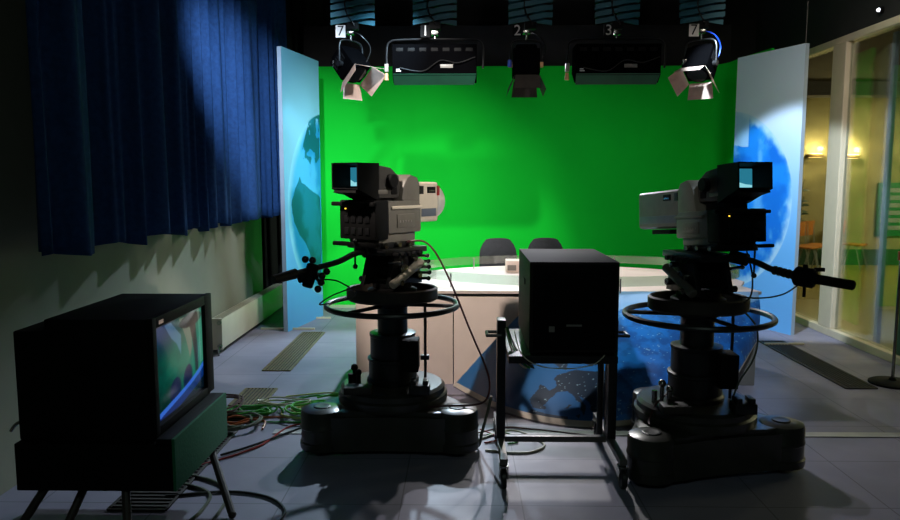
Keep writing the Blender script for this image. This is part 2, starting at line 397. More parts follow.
def panel(name, label, p0, p1, h, side, uc, zc, r):
    p0 = Vector(p0+(0,)); p1 = Vector(p1+(0,)); d = p1-p0; L = d.length; d.normalize(); n = Vector((d.y, -d.x, 0))
    if n.y > 0: n = -n
    t = thing(name, label, 'display panel', ((p0+p1)/2))
    o = -(p0+p1)/2
    q0, q1 = p0+o, p1+o
    MB().sheet([q0-n*.002, q1-n*.002, q1-n*.002+Vector((0, 0, h)), q0-n*.002+Vector((0, 0, h))], .045, -n).build('panel_board', M_['bluepale'], t)
    def pos(U, V): return q0.x+d.x*L*U, q0.y+d.y*L*U, V*h
    paintgrid('globe_print', M_['print_'], pos, lambda U, V: globe_col(U*L, V*h, uc, zc, r, side), 180, 460, t)
    return t, q0, q1, n
pl, a, b, n = panel('globe_panel', 'tall pale blue panel with globe showing Africa, by the blue curtain', (-1.84, 7.53), (-1.645, 8.47), 2.95, 0, 1.13, 1.3, 1.06)
MB().box((-.42, -.36, 0), (.16, -.33, .02), .003).build('foot_bar', M_['cwhite'], pl)
MB().box((-.05, .26, 0), (.22, .29, .02), .003).build('foot_bar', M_['cwhite'], pl)
pr, a, b, n = panel('globe_panel', 'tall pale blue panel with bright blue clouded globe, by the glazed wall', (3.066, 8.33), (3.407, 7.449), 2.95, 1, -.13, 1.37, 1.0)
MB().box((-.28, -.9, 0), (.1, -.87, .02), .003).build('foot_bar', M_['cwhite'], pr)
MB().tube([(.17, -.44, 2.95), (.17, -.44, 4.2)], .004, 6).build('hanging_wire', M_['chrome'], pr)

# ================================================================== CURTAIN
def curtain():
    m = MB(); ny, nz = 600, 26; y0, y1 = 3.6, 8.95; rows = []
    ys = np.linspace(y0, y1, ny)
    ph = 2*PI*(ys/.31+.35*np.sin(ys*2.1)+.2*np.sin(ys*5.3+1))
    for k in range(nz):
        v = k/(nz-1); z = 1.2+v*2.95
        a = .062-.02*v
        row = []
        for i, y in enumerate(ys):
            s_ = math.sin(ph[i]+.25*math.sin(v*3+y)); s_ = math.copysign(abs(s_)**.7, s_)
            x = -2.16+a*s_+.018*math.sin(ph[i]*2.3+v)
            zz = z + (1-v)*(.02*math.sin(ph[i]*.5)+.012*math.sin(y*9))
            row.append(m._v((x, y+.02*math.cos(ph[i]), zz)))
        rows.append(row)
    for k in range(nz-1):
        for i in range(ny-1): m.bm.faces.new((rows[k][i], rows[k][i+1], rows[k+1][i+1], rows[k+1][i]))
    o = m.build('curtain', M_['velvet']); so = o.modifiers.new('s', 'SOLIDIFY'); so.thickness = .004
    return tag(o, 'long pleated blue curtain hanging on the left wall above the radiator', 'curtain')
curtain()
tag(MB().box((-2.2, 3.4, 4.16), (-2.12, 9.0, 4.2)).build('curtain_rail', M_['matte']), 'dark ceiling rail the blue curtain hangs from', 'curtain rail')
# black drape in the recess between wall and globe panel
m = MB(); rows = []
ys = np.linspace(0, 1, 90)
for z in np.linspace(.02, 4.15, 6): rows.append([m._v((-2.62+.9*u, 9.55+.035*math.sin(u*42+z*.2), z)) for u in ys])
for k in range(5):
    for i in range(89): m.bm.faces.new((rows[k][i], rows[k][i+1], rows[k+1][i+1], rows[k+1][i]))
o = m.build('drape', M_['darkdrape']); so = o.modifiers.new('s', 'SOLIDIFY'); so.thickness = .004
tag(o, 'dark green-black drape in the gap left of the tall globe panel', 'curtain')

# ================================================================== RADIATOR
t = thing('radiator', 'low cream panel radiator along the left wall below the curtain', 'radiator', (-2.222, 7.6, .05))
m = MB().box((-.02, -1.07, 0), (.02, 1.2, .28), .012)
m.build('front_panel', M_['rad'], t)
m = MB().box((-.07, -1.05, .02), (-.03, 1.18, .27), .01); m.build('rear_panel', M_['rad'], t)
m = MB()
for i in range(75): m.box((-.075, -1.06+i*.0303, .275), (.015, -1.052+i*.0303, .287))
m.box((-.078, -1.07, .272), (-.07, 1.2, .285)).build('top_grille', M_['rad'], t)
MB().box((-.075, -1.085, -.005), (.022, -1.06, .286), .004).build('end_cap', M_['rad'], t)
MB().cyl((.0, -1.1, .25), (.0, -1.07, .25), .02).build('bleed_screw', M_['chrome'], t)
m = MB().cyl((0, -1.1, .03), (0, -1.07, .03), .022).tube([(0, -1.1, .03), (0, -1.13, .02), (0, -1.13, -.05)], .009)
m.build('valve', M_['chrome'], t)
for y in (-.7, .9): MB().box((-.12, y, .05), (-.07, y+.03, .22)).build('wall_bracket', M_['rad'], t)

# ================================================================== FLOOR GRATES
def grate(x0, x1, y0, y1, label, n, m1='grate', ang=0):
    t = thing('floor_grate', label, 'floor grate', ((x0+x1)/2, (y0+y1)/2, 0), ang)
    w = (x1-x0)/2; l = (y1-y0)/2
    MB().box((-w, -l, .0), (w, l, .003)).build('duct_bed', M_['gratedark'], t)
    m = MB()
    for s in (-1, 1):
        m.box((s*w-.008, -l, 0), (s*w+.008, l, .01), .002)
        m.box((-w, s*l-.008, 0), (w, s*l+.008, .01), .002)
    m.build('grate_frame', M_[m1], t)
    m = MB()
    for i in range(n): yy = -l+.02+(2*l-.04)*(i+.5)/n; m.box((-w+.008, yy-.007, .002), (w-.008, yy+.007, .009))
    m.build('slats', M_[m1], t)
    return t
def gratel(x0, x1, y0, y1, label, n, m1='grate'):
    t = thing('floor_grate', label, 'floor grate', ((x0+x1)/2, (y0+y1)/2, 0)); w = (x1-x0)/2; l = (y1-y0)/2
    MB().box((-w, -l, .0), (w, l, .003)).build('duct_bed', M_['gratedark'], t)
    m = MB()
    for s in (-1, 1): m.box((s*w-.006, -l, 0), (s*w+.006, l, .01), .002); m.box((-w, s*l-.006, 0), (w, s*l+.006, .01), .002)
    m.build('grate_frame', M_[m1], t)
    m = MB()
    for i in range(n): xx = -w+(2*w)*(i+.5)/n; m.box((xx-.006, -l, .002), (xx+.006, l, .009))
    m.build('slats', M_[m1], t); return t
gratel(-1.68, -1.445, 5.95, 7.5, 'long bronze floor grate leading to the foot of the left globe panel', 9)
gratel(-1.66, -1.42, 5.0, 5.42, 'short bronze floor grate beside the coiled green cables', 9)
grate(-1.72, -1.44, 3.35, 4.72, 'dark floor grate partly under the floor-standing picture monitor', 34, 'brownblack')
gratel(2.96, 3.2, 5.5, 7.15, 'long dark brown floor grate beside the glazed wall', 8, 'brownblack')

# ================================================================== DESK
dk = thing('presenter_desk', 'large white studio desk with curved blue map front and clear rail', 'desk', (.735, 5.6, 0))
ox, oy = .735, 5.6
XA, XB = -.83-ox, 2.3-ox
out = [(XA, -.05), (XB, -.05)] + [(XB-.05+.1*0, .25)] + [(.15+1.5*math.cos(a), .45+1.2*math.sin(a)) for a in np.linspace(.05, PI-.05, 30)] + [(XA, .25)]
MB().prism(out, 'z', .725, .75, .004).build('desktop', M_['white'], dk)
m = MB().box((XA, -.02, .0), (-.07-ox, .02, .715), .003); m.build('front_panel', M_['white'], dk)
MB().box((-.062-ox, -.035, 0), (1.55-ox, -.005, .70), .003).build('front_panel', M_['white'], dk)
MB().box((1.56-ox, -.02, 0), (XB-.01, .02, .715), .003).build('front_panel', M_['side'], dk)  # white wing like the left one, its shade put into the grey
MB().box((XA+.01, -.03, .715), (XB-.01, .03, .726)).build('shadow_joint', M_['joint'], dk)
MB().box((XA, .02, 0), (XA+.03, .9, .72)).build('side_panel', M_['white'], dk)
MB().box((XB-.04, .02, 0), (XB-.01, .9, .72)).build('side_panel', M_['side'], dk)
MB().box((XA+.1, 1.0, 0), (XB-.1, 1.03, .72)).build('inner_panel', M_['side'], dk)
# sloping apron from the desk edge to a curved foot on the floor
TOP = np.array([(.62, 5.54, .748), (.95, 5.54, .748), (1.3, 5.54, .748), (1.7, 5.54, .748), (2.0, 5.54, .748), (2.27, 5.54, .748)])
BOT = np.array([(-.07, 5.5, .012), (.27, 4.9, .012), (.66, 4.6, .012), (1.15, 4.62, .012), (1.75, 4.98, .012), (2.26, 5.50, .36)])
def crv(P, t):
    P = [tuple(p) for p in P]; L = catmull(P, 40); A_ = np.array([list(v) for v in L]); i = t*(len(A_)-1); k = np.minimum(i.astype(int), len(A_)-2); f = (i-k)[..., None]
    return A_[k]*(1-f)+A_[k+1]*f
def apron_pos(U, V, off=0.):
    a = crv(TOP, U); b = crv(BOT, U); v = V[..., None]; p = b*(1-v)+a*v
    bul = (np.sin(PI*V)*.05)[..., None]*np.array([0, -1, .6])
    p = p+bul+np.array([0, -off, off*.6]); return p[..., 0]-ox, p[..., 1]-oy, p[..., 2]
LANDS = [[(0.275, 0.09), (0.26, 0.15), (0.265, 0.22), (0.305, 0.19), (0.315, 0.21), (0.295, 0.27), (0.295, 0.3), (0.32, 0.32), (0.355, 0.35), (0.395, 0.35), (0.45, 0.36), (0.485, 0.35), (0.54, 0.26), (0.57, 0.09), (0.51, 0.05), (0.47, 0.09), (0.435, 0.16), (0.41, 0.19), (0.445, 0.1), (0.45, 0.06), (0.4, 0.17), (0.365, 0.21), (0.335, 0.19), (0.325, 0.14), (0.32, 0.08), (0.295, 0.07)], [(0.275, 0.0), (0.295, 0.06), (0.405, 0.05), (0.415, 0.0), (0.335, 0.0)], [(0.255, 0.38), (0.28, 0.41), (0.305, 0.41), (0.325, 0.34), (0.29, 0.35)], [(0.38, 0.13), (0.39, 0.13), (0.395, 0.1), (0.385, 0.1)], [(0.425, 0.06), (0.435, 0.07), (0.44, 0.04), (0.43, 0.05)], [(0.355, 0.43), (0.405, 0.43), (0.425, 0.4), (0.39, 0.38)]]
def apron_col(U, V):
    X, Y, Z = apron_pos(U, V); X = X+ox; Y = Y+oy
    # picture coordinates of the print: s along the desk, t up the slope
    n = fbm(X*5, Z*7+Y*3, 4, 2); n2 = fbm(X*14, Y*14+Z*10, 4, 5)
    hgt = V
    sea = mixc(K((6, 80, 132), X), K((10, 104, 184), X), sm(X, .3, 1.3))
    sea = mixc(sea, K((150, 194, 236), X), sm(hgt+(n-.5)*.25, .55, .97))
    L = np.zeros(X.shape, bool); jx = (n2-.5)*.035; jy = (n-.5)*.03
    for P in LANDS: L |= inpoly(U+jx, V+jy, P)
    land = mixc(K((4, 26, 44), X), K((6, 38, 64), X), n)
    col = mixc(sea, land, L*.93)
    R2 = (X > 1.0) & (V < .8+.25*(n-.5)); col = mixc(col, mixc(K((8, 74, 146), X), K((14, 108, 196), X), sm(n2, .35, .65)), R2*.75)
    sp = (fbm(X*60, (Y+Z)*60, 2, 12) > .80) & (fbm(X*9, (Y+Z)*9, 2, 13) > .42) & (L | R2)
    col = mixc(col, K((170, 205, 225), X), sp*.7)
    edge = (V < .035) | (U < .006)
    return mixc(col, K((168, 160, 150), X), edge*1.)
ap = paintgrid('map_apron', M_['print_'], apron_pos, apron_col, 520, 300, dk)
so = ap.modifiers.new('s', 'SOLIDIFY'); so.thickness = .02; so.offset = -1
# clear acrylic rail standing on the desktop
m = MB(); N = 96; R_ = []
for i in range(N):
    a = 2*PI*i/N; c, s_ = math.cos(a), math.sin(a)
    x = .98-ox+1.38*c; y = 6.25-oy+.82*s_
    R_.append([m._v((x, y, .80)), m._v((x, y, .875)), m._v((x-.008*c, y-.008*s_, .875)), m._v((x-.008*c, y-.008*s_, .80))])
for i in range(N):
    A_, B_ = R_[i], R_[(i+1) % N]
    for k in range(4): m.bm.faces.new((A_[k], B_[k], B_[(k+1) % 4], A_[(k+1) % 4]))
m.build('acrylic_rail', M_['acrylic'], dk)
for i in range(12):
    a = 2*PI*(i+.3)/12; x = .98-ox+1.376*math.cos(a); y = 6.25-oy+.816*math.sin(a)
    if x < XA+.1 or x > XB-.05: continue
    MB().cyl((x, y, .75), (x, y, .86), .007, n=10).build('rail_pin', M_['silver'], dk)
for (x, lab) in ((.52, 'pale low box standing on the white desk left of the black boxy monitor'),):
    t = thing('desk_box', lab, 'box', (x, 6.75, .75)); MB().box((-.11, -.09, 0), (.11, .09, .11), .006).build('case', M_['white'], t)
    MB().box((-.1, -.096, .02), (-.02, -.09, .07)).build('front_plate', M_['side'], t)

# presenter chairs
def chair(x, y, label, rz, grp=None):
    t = thing('office_chair', label, 'chair', (x, y, 0), rz)
    m = MB(); rows = []
    for k in range(9):
        v = k/8
        row = []
        for i in range(13):
            u = i/12*2-1; hw = .2*(1-.35*max(0, (v-.6)/.4)**2.2)
            row.append((u*hw, -.0+.05*u*u-.02*math.sin(v*3), .56+v*.42-.02*abs(u)**3))
        rows.append(row)
    Fv = [[m._v(p) for p in r] for r in rows]; Bv = [[m._v((p[0], p[1]+.05, p[2])) for p in r] for r in rows]
    for k in range(8):
        for i in range(12): m.bm.faces.new((Fv[k][i], Fv[k][i+1], Fv[k+1][i+1], Fv[k+1][i])); m.bm.faces.new((Bv[k][i], Bv[k+1][i], Bv[k+1][i+1], Bv[k][i+1]))
    for i in range(12): m.bm.faces.new((Fv[8][i], Fv[8][i+1], Bv[8][i+1], Bv[8][i])); m.bm.faces.new((Fv[0][i], Bv[0][i], Bv[0][i+1], Fv[0][i+1]))
    for k in range(8): m.bm.faces.new((Fv[k][0], Fv[k+1][0], Bv[k+1][0], Bv[k][0])); m.bm.faces.new((Fv[k][12], Bv[k][12], Bv[k+1][12], Fv[k+1][12]))
    m.build('backrest', M_['chairdark'], t)
    MB().box((-.23, -.42, .44), (.23, .02, .51), .03, seg=3).build('seat', M_['chairdark'], t)
    MB().box((-.03, .02, .46), (.03, .08, .7), .01).box((-.03, -.1, .42), (.03, .08, .46), .01).build('back_bracket', M_['matte'], t)
    MB().cyl((0, -.2, .1), (0, -.2, .44), .025).build('gas_column', M_['chrome'], t)
    m = MB()
    for k in range(5): a = 2*PI*k/5; m.tube([(0, -.2, .11), (.28*math.cos(a), -.2+.28*math.sin(a), .07)], .018)
    m.build('star_base', M_['matte'], t)
    for k in range(5):
        a = 2*PI*k/5; c = Vector((.28*math.cos(a), -.2+.28*math.sin(a), .028)); MB().cyl(c-Vector((.018, 0, 0)), c+Vector((.018, 0, 0)), .028).build('caster', M_['rubber'], t)
    return t
chair(.392, 7.75, 'dark rounded office chair back, left of the pair behind the white desk', 0.05)
chair(.9, 7.8, 'dark rounded office chair back peeking over the black boxy monitor', -.08)

# ================================================================== PEDESTALS
def rot2(a): return Matrix.Rotation(a, 4, 'Z')
def pedestal(name, label, loc, base_ang, head_ang, bar_pts, handed):
    """lobes at 120 degrees, round turret, telescopic column, steering ring, tray and pan head"""
    t = thing(name, label, 'camera pedestal', loc)
    R = rot2(base_ang); lob = [Vector((.46*math.cos(a), .46*math.sin(a), 0)) for a in (-5*PI/6, -PI/6, PI/2)]
    lob = [(R @ v) for v in lob]
    # skirt: rounded hull, sides slightly waisted
    pts = []
    for k in range(3):
        a = lob[k]; b = lob[(k+1) % 3]; d = (b-a).normalized(); n = Vector((d.y, -d.x, 0))
        for f, off in ((.18, .105), (.30, .092), (.5, .088), (.70, .092), (.82, .105)): q = a+(b-a)*f+n*off; pts.append((q.x, q.y))
        c0 = math.atan2(n.y, n.x); 
        for j in range(1, 6): q = b+Vector((math.cos(c0+j*PI*2/3/6), math.sin(c0+j*PI*2/3/6), 0))*.105; pts.append((q.x, q.y))
    m = MB(); m.prism(pts, 'z', .035, .235, .0)
    m.build('base_skirt', M_['pedestal'], t)
    pts2 = [(x*.93, y*.93) for x, y in pts]
    MB().prism(pts2, 'z', .23, .262, .012).build('base_deck', M_['pedestal'], t)
    for v in lob:
        MB().lathe([(.10, .03), (.128, .034), (.132, .05), (.132, .075), (.124, .082), (.124, .155), (.128, .16), (.128, .172), (.124, .178), (.124, .245), (.118, .262), (.09, .272), (.02, .274)], v, 36).build('wheel_cover', M_['pedestal'], t)
        MB().lathe([(.05, .27), (.05, .278), (.044, .28), (.03, .277), (.01, .277)], v, 24).build('cover_cap', M_['black'], t)
        MB().cyl(v+Vector((-.03, 0, .034)), v+Vector((.03, 0, .034)), .034, n=20).build('wheel', M_['rubber'], t)
    MB().lathe([(.33, .255), (.335, .27), (.335, .305), (.32, .315), (.32, .345), (.30, .36), (.1, .365)], (0, 0, 0), 56).build('turret', M_['pedestal'], t)
    MB().lathe([(.155, .36), (.16, .37), (.16, .39), (.148, .4), (.148, .5), (.155, .505), (.155, .52), (.14, .525)], (0, 0, 0), 40).build('lower_column', M_['black'], t)
    MB().lathe([(.135, .52), (.138, .53), (.138, .65), (.142, .655), (.142, .672), (.12, .676)], (0, 0, 0), 40).build('middle_column', M_['black'], t)
    MB().lathe([(.092, .67), (.092, .83), (.11, .84), (.11, .87)], (0, 0, 0), 32).build('upper_column', M_['black'], t)
    # side box, gauges, pump on turret
    MB().box((.07, -.2, .47), (.17, -.06, .66), .008).build('valve_box', M_['matte'], t)
    a = base_ang
    MB().box((.12, -.3, .36), (.24, -.2, .42), .012).box((.13, -.29, .41), (.16, -.21, .445), .004).box((.2, -.29, .41), (.23, -.21, .445), .004).build('parking_clamp', M_['black'], t)
    MB().box((-.26, -.3, .36), (-.1, -.2, .405), .01).build('foot_brake', M_['brownblack'], t)
    m = MB().cyl((-.22, -.12, .36), (-.22, -.12, .47), .012).ball((-.22, -.12, .48), .022).cyl((-.19, -.16, .36), (-.19, -.16, .45), .014).ball((-.19, -.16, .46), .02).cyl((-.25, -.08, .36), (-.25, -.08, .43), .016)
    m.build('gas_valve', M_['chrome'] if handed < 0 else M_['matte'], t)
    MB().cyl((.2, -.0, .33), (.2, -.0, .86), .009, n=10).box((.17, -.015, .5), (.225, .015, .53), .004).build('guide_rod', M_['black'], t)
    # steering ring
    ring = [(.4*math.cos(2*PI*i/72), .4*math.sin(2*PI*i/72), .842) for i in range(72)]
    MB().tube(ring, .0165, 10, True).build('steering_ring', M_['black'], t)
    for k in range(3):
        b = 2*PI*k/3+head_ang+.5; MB().tube([(.1*math.cos(b), .1*math.sin(b), .845), (.4*math.cos(b), .4*math.sin(b), .842)], .012).build('ring_spoke', M_['black'], t)
    # tray
    MB().lathe([(.2, .868), (.262, .872), (.278, .885), (.278, .945), (.266, .953), (.258, .948), (.255, .9), (.1, .9)], (0, 0, 0), 48, sy=.82).build('tray', M_['brownblack'], t)
    # pan head
    H = rot2(head_ang)
    m = MB(H).lathe([(.15, .9), (.15, .94), (.12, .955), (.12, .985)], (0, 0, 0), 32)
    m.build('head_base', M_['matte'], t)
    for s in (-1, 1):
        x0, x1 = sorted((s*.085, s*.115))
        MB(H).prism([(-.16, .975), (.15, .975), (.105, 1.165), (-.1, 1.165)], 'x', x0, x1, .004).build('head_cheek', M_['black'], t)
    MB(H).cyl((-.08, 0, 1.07), (.08, 0, 1.07), .075, n=24).build('tilt_drum', M_['matte'], t)
    for s in (-1, 1):
        for y, z, r, x in ((-.05, 1.07, .035, .15), (.07, 1.03, .02, .165), (.04, 1.13, .016, .16), (-.1, 1.0, .018, .17)):
            MB(H).cyl((s*.115, y, z), (s*x, y, z), r, bev=.003).build('drag_knob', M_['chrome'], t)
    for k, (y, z) in enumerate([(.12, 1.0), (.13, 1.035), (.125, 1.07), (.12, 1.105), (.11, 1.14), (-.14, 1.12)]): MB(H).cyl((.1, y, z), (.175, y+.01, z+.005), .009, n=8).ball((.18, y+.01, z+.005), .014, 8).build('adjustment_screw', M_['chrome'], t)
    MB(H).cyl((handed*.14, -.16, .99), (handed*.15, .1, 1.11), .026, n=14, bev=.004).build('balance_spring', M_['lensgrey' if handed > 0 else 'grey'], t)
    MB(H).box((-.12, -.19, 1.163), (.12, .19, 1.198), .004).build('wedge_plate', M_['black'], t)
    for k in range(5): MB(H).cyl((handed*.115, -.12+k*.05, 1.165), (handed*.165, -.12+k*.05, 1.165), .014, n=10).build('clamp_screw', M_['matte'], t)
    # pan bar from the head towards the operator
    P = [Vector(p)-Vector(loc) for p in bar_pts]
    pb = MB().tube(catmull(P, 8), .0165, 10).build('pan_bar', M_['black'], t)
    d = (P[-1]-P[-2]).normalized()
    MB().cyl(P[0]-(P[1]-P[0]).normalized()*.03, P[0]+(P[1]-P[0]).normalized()*.06, .034).build('bar_socket', M_['matte'], t)
    MB().tube([P[1]+Vector((0, 0, .07)), P[1]+Vector((0, 0, -.07))], .006).ball(P[1]+Vector((0, 0, .075)), .014).ball(P[1]+Vector((0, 0, -.075)), .015).build('bar_clamp', M_['black'], t)
    return t, P, d
LP = (-.425, 4.38, 0.); RP = (1.33, 4.06, 0.)
lb = [(-.53, 4.26, 1.185), (-.62, 4.18, 1.175), (-.70, 4.08, 1.14), (-.82, 3.94, 1.115), (-.90, 3.83, 1.10)]
pedL, PL, dL = pedestal('camera_pedestal', 'dark wheeled three-lobed pedestal under the left studio camera', LP, 0, -math.radians(36), lb, 1)
rb = [(1.48, 3.92, 1.185), (1.55, 3.85, 1.17), (1.62, 3.77, 1.135), (1.69, 3.68, 1.118), (1.775, 3.60, 1.108)]
pedR, PR, dR = pedestal('camera_pedestal', 'dark wheeled three-lobed pedestal under the right studio camera', RP, math.radians(15), math.radians(16), rb, -1)
# left pan handle: zoom and focus grips
e = PL[-1]
m = MB().cyl(e-dL*.02, e+dL*.14, .028, .024, bev=.004); m.build('grip', M_['brownblack'], pedL)
g = e-dL*.1
MB().cyl(g+Vector((.03, .02, .03)), g+Vector((.0, -.02, -.09)), .035, .03, bev=.006).cyl(g+Vector((.05, .02, -.02)), g+Vector((-.05, -.02, -.04)), .03, bev=.006).build('zoom_control', M_['matte'], pedL)
m = MB()
for q in ((.08, 0, -.03), (.07, .02, -.07), (.03, 0, .055), (-.01, 0, .06), (.1, .03, -.01), (.06, -.02, -.1)): m.ball(g+Vector(q), .02)
m.tube([g+Vector((.0, 0, .0)), g+Vector((.03, 0, .055))], .008).tube([g, g+Vector((.08, 0, -.03))], .01).tube([g, g+Vector((.07, .02, -.07))], .01).build('focus_knobs', M_['black'], pedL)
MB().tube(catmull([g+Vector((.08, 0, -.05)), g+Vector((.16, .06, -.07)), g+Vector((.24, .14, -.16)), Vector((-.42, -.12, .86)), Vector((-.33, -.2, .93)), Vector((-.2, -.1, .97))], 8), .0045, 6).build('control_cable', M_['rubber'], pedL)
# right pan handle
e = PR[-1]
MB().cyl(e-dR*.04, e+dR*.16, .025, .025, bev=.008).build('grip', M_['matte'], pedR)
g = e-dR*.07
MB().cyl(g-dR*.05, g+dR*.05, .05, .05, 20, .01).cyl(g, g+Vector((0, 0, .065)), .012).cyl(g, g+Vector((0, 0, -.1)), .008).box(g+Vector((.04, -.02, .03)), g+Vector((.09, .0, .05)), .004).build('zoom_control', M_['matte'], pedR)
m = MB()
for k in range(5): m.cyl(PR[2]+(PR[3]-PR[2])*(k*.22), PR[2]+(PR[3]-PR[2])*(k*.22+.1), .024)
m.build('bar_sleeve', M_['brownblack'], pedR)
MB().tube(catmull([g+Vector((-.02, 0, -.03)), g+Vector((-.08, .04, -.09)), g+Vector((-.16, .09, -.12)), (.16, -.24, .985), (.1, -.15, 1.0)], 8), .0045, 6).build('control_cable', M_['rubber'], pedR)

# ================================================================== STUDIO CAMERAS
def studio_camera(label, loc, ang, long_lens, hs):
    t = thing('studio_camera', label, 'television camera', loc, ang)
    W = .145
    # lower body: grey front shell and black rear unit
    b = MB().prism([(-.10, .052), (.19, .052), (.20, .065), (.20, .215), (.17, .245), (-.10, .245)], 'x', -W, W, .012)
    body = b.build('camera_body', M_['grey'] if not long_lens else mgrey_shaded, t)
    for s in (-1, 1):
        MB().box((s*(W+.0)-.012, -.08, .195), (s*(W+.0)+.012, .2, .214), .006).build('side_rail', M_['lensgrey'] if s*hs > 0 and not long_lens else M_['grey'], body)
        MB().box((s*W-.006, -.03, .085), (s*W+.006, .13, .165), .004).build('side_hatch', M_['grey'], body)
        for k in range(5): MB().box((s*W-.008, -.01+k*.025, .115), (s*W+.008, -.0+k*.025, .128)).build('side_button', M_['side'], body)
    MB().box((-.12, -.16, 0), (.12, .17, .055), .006).build('base_block', M_['grey'], t)
    r = MB().box((-W, -.215, .02), (W, -.1, .25), .012)
    rear = r.build('rear_unit', M_['matte'], t)
    MB().box((-W-.045, -.24, .215), (W+.01, -.205, .24), .008).build('rear_lip', M_['matte'], rear)
    MB().box((-W-.04, -.24, -.02), (W+.03, -.205, .005), .008).build('rear_lip', M_['matte'], rear)
    for i in range(4):
        for j in range(2): MB().box((-.1+i*.055, -.221, .05+j*.07), (-.065+i*.055, -.212, .09+j*.07), .002).build('rear_switch', M_['black'], rear)
    MB().cyl((-.09, -.222, .2), (-.09, -.215, .2), .004, n=8).build('pilot_lamp', M_['amber'], rear)
    # foot plate with clamps
    MB().box((-.11, -.19, -.035), (.11, .18, 0), .006).build('foot_plate', M_['black'], t)
    for s in (-1, 1):
        for y in (-.12, .0, .1): MB().cyl((s*.1, y, -.018), (s*.145, y, -.018), .016, n=12).build('clamp_bolt', M_['chrome'], t)
    # top hump between viewfinder and lens
    m = MB().prism([(.03, .18), (.215, .18), (.215, .34), (.19, .385), (.13, .40), (.09, .38), (.06, .33)], 'x', -.125, .125, .015)
    m.build('top_cover', M_['grey'] if not long_lens else mgrey_shaded, t)
    # lens
    l1 = .405 if not long_lens else .68
    ln = MB().box((-.12, .2, .105), (.12, l1, .355), .02 if not long_lens else .03, seg=3).build('lens_housing', M_['lensgrey'] if not long_lens else mgrey_shaded, t)
    for s in (-1, 1):
        MB().box((s*.12-.004, .23, .14), (s*.12+.004, l1-.03, .19), .002).build('stripe_band', M_['stripe'], ln)
        MB().box((s*.12-.005, .29, .285), (s*.12+.005, .37, .325), .003).build('side_window', M_['matte'], ln)
        MB().box((s*.12-.008, .30, .295), (s*.12+.008, .355, .305)).build('catch', M_['silver'], ln)
        MB().box((s*.12-.004, .215, .28), (s*.12+.004, .25, .33)).build('side_slot', M_['black'], ln)
    if not long_lens:
        Ry = Matrix.Rotation(-PI/2, 3, 'X')
        m = MB().lathe([(.112, 0), (.121, .01), (.121, .04), (.114, .045), (.114, .075), (.108, .09), (.098, .095), (.09, .07)], (0, .40, .23), 40, Ry)
        m.build('lens_rim', M_['rim'], ln)
        MB().lathe([(.09, 0), (.07, .012), (.03, .02), (.001, .022)], (0, .47, .23), 32, Ry).build('lens_glass', M_['glassdark'], ln)
        MB().box((.121, .385, .27), (.126, .41, .33), .002).build('tally_mark', M_['red'], ln)
    else:
        MB().box((-.1, .675, .125), (.1, .69, .335), .01).build('lens_glass', M_['glassdark'], ln)
        MB().box((-.125, .3, .07), (-.02, .5, .1), .006).build('lens_bracket', M_['matte'], ln)
    # viewfinder
    vf = MB().prism([(-.15, .26), (.05, .26), (.07, .29), (.06, .39), (-.02, .44), (-.15, .455)], 'x', -.105, .105, .01).build('viewfinder', mvf, t)
    MB().box((-.07, -.16, .19), (.07, .02, .285), .01).build('viewfinder_mount', M_['matte'], t)
    # hood: four walls, open to the rear, tapering
    m = MB()
    def quad(y, x, z0, z1): return [(-x, y, z0), (x, y, z0), (x, y, z1), (-x, y, z1)]
    O0, O1 = quad(-.34, .118, .315, .465), quad(-.14, .112, .245, .465); I0, I1 = quad(-.338, .108, .322, .458), quad(-.185, .095, .27, .45)
    v = [[m._v(p) for p in q] for q in (O0, O1, I1, I0)]
    for a_, b_ in ((0, 1), (2, 3)):
        for k in range(4): m.bm.faces.new((v[a_][k], v[a_][(k+1) % 4], v[b_][(k+1) % 4], v[b_][k]))
    for k in range(4): m.bm.faces.new((v[0][k], v[0][(k+1) % 4], v[3][(k+1) % 4], v[3][k]))
    m.bm.faces.new(v[1]); m.bm.faces.new(v[2])
    hood = m.build('viewfinder_hood', M_['deep'], vf, smooth=False)
    sc = MB().box((-.09, -.2, .33), (.09, -.192, .44), .002).build('viewfinder_screen', M_['vf'], vf)
    m = MB(); m.sheet([(-.086, -.2015, .332), (.086, -.2015, .332), (.086, -.2015, .346), (.04, -.2015, .35), (.0, -.2015, .36), (-.05, -.2015, .352), (-.086, -.2015, .368)], .0008, (0, -1, 0))
    m.build('screen_picture', M_['vf2'], sc, smooth=False)
    MB().prism([(-.345, .295), (-.2, .272), (-.2, .282), (-.335, .308)], 'x', -.1, .1).build('hood_flap', M_['deep'], vf)
    for s in (-1, 1):
        MB().cyl((s*.105, -.03, .36), (s*.145, -.03, .36), .042, n=20, bev=.005).build('friction_knob', M_['matte'], vf)
        MB().box((s*.1-.012, -.02, .28), (s*.1+.012, .035, .40), .008).build('side_bracket', M_['matte'], vf)
        MB().box((s*.1-.014, -.15, .285), (s*.1+.014, -.06, .31), .006).build('focus_lever', M_['grey'], vf)
    MB().prism([(-.2, .275), (-.04, .255), (-.04, .248), (-.17, .25), (-.22, .26)], 'x', -.08, .08, .005).build('tilt_cradle', M_['matte'], vf)
    vf.scale = (.88, .92, 1.0)
    return t
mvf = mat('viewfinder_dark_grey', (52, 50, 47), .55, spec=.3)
mgrey_shaded = mat('camera_shadowed_side_paint', (92, 92, 84), .45, var=.12, scale=14); mgrey_shaded.name = 'camera_grey_shaded'  # camera grey with the shade on the right camera put into it
cL = studio_camera('studio camera with round silver-rimmed lens, left of the pair', (-.486, 4.40, 1.233), -math.radians(36), False, 1)
cR = studio_camera('studio camera with long square lens housing, right of the pair', (1.441, 4.082, 1.233), math.radians(16), True, -1)
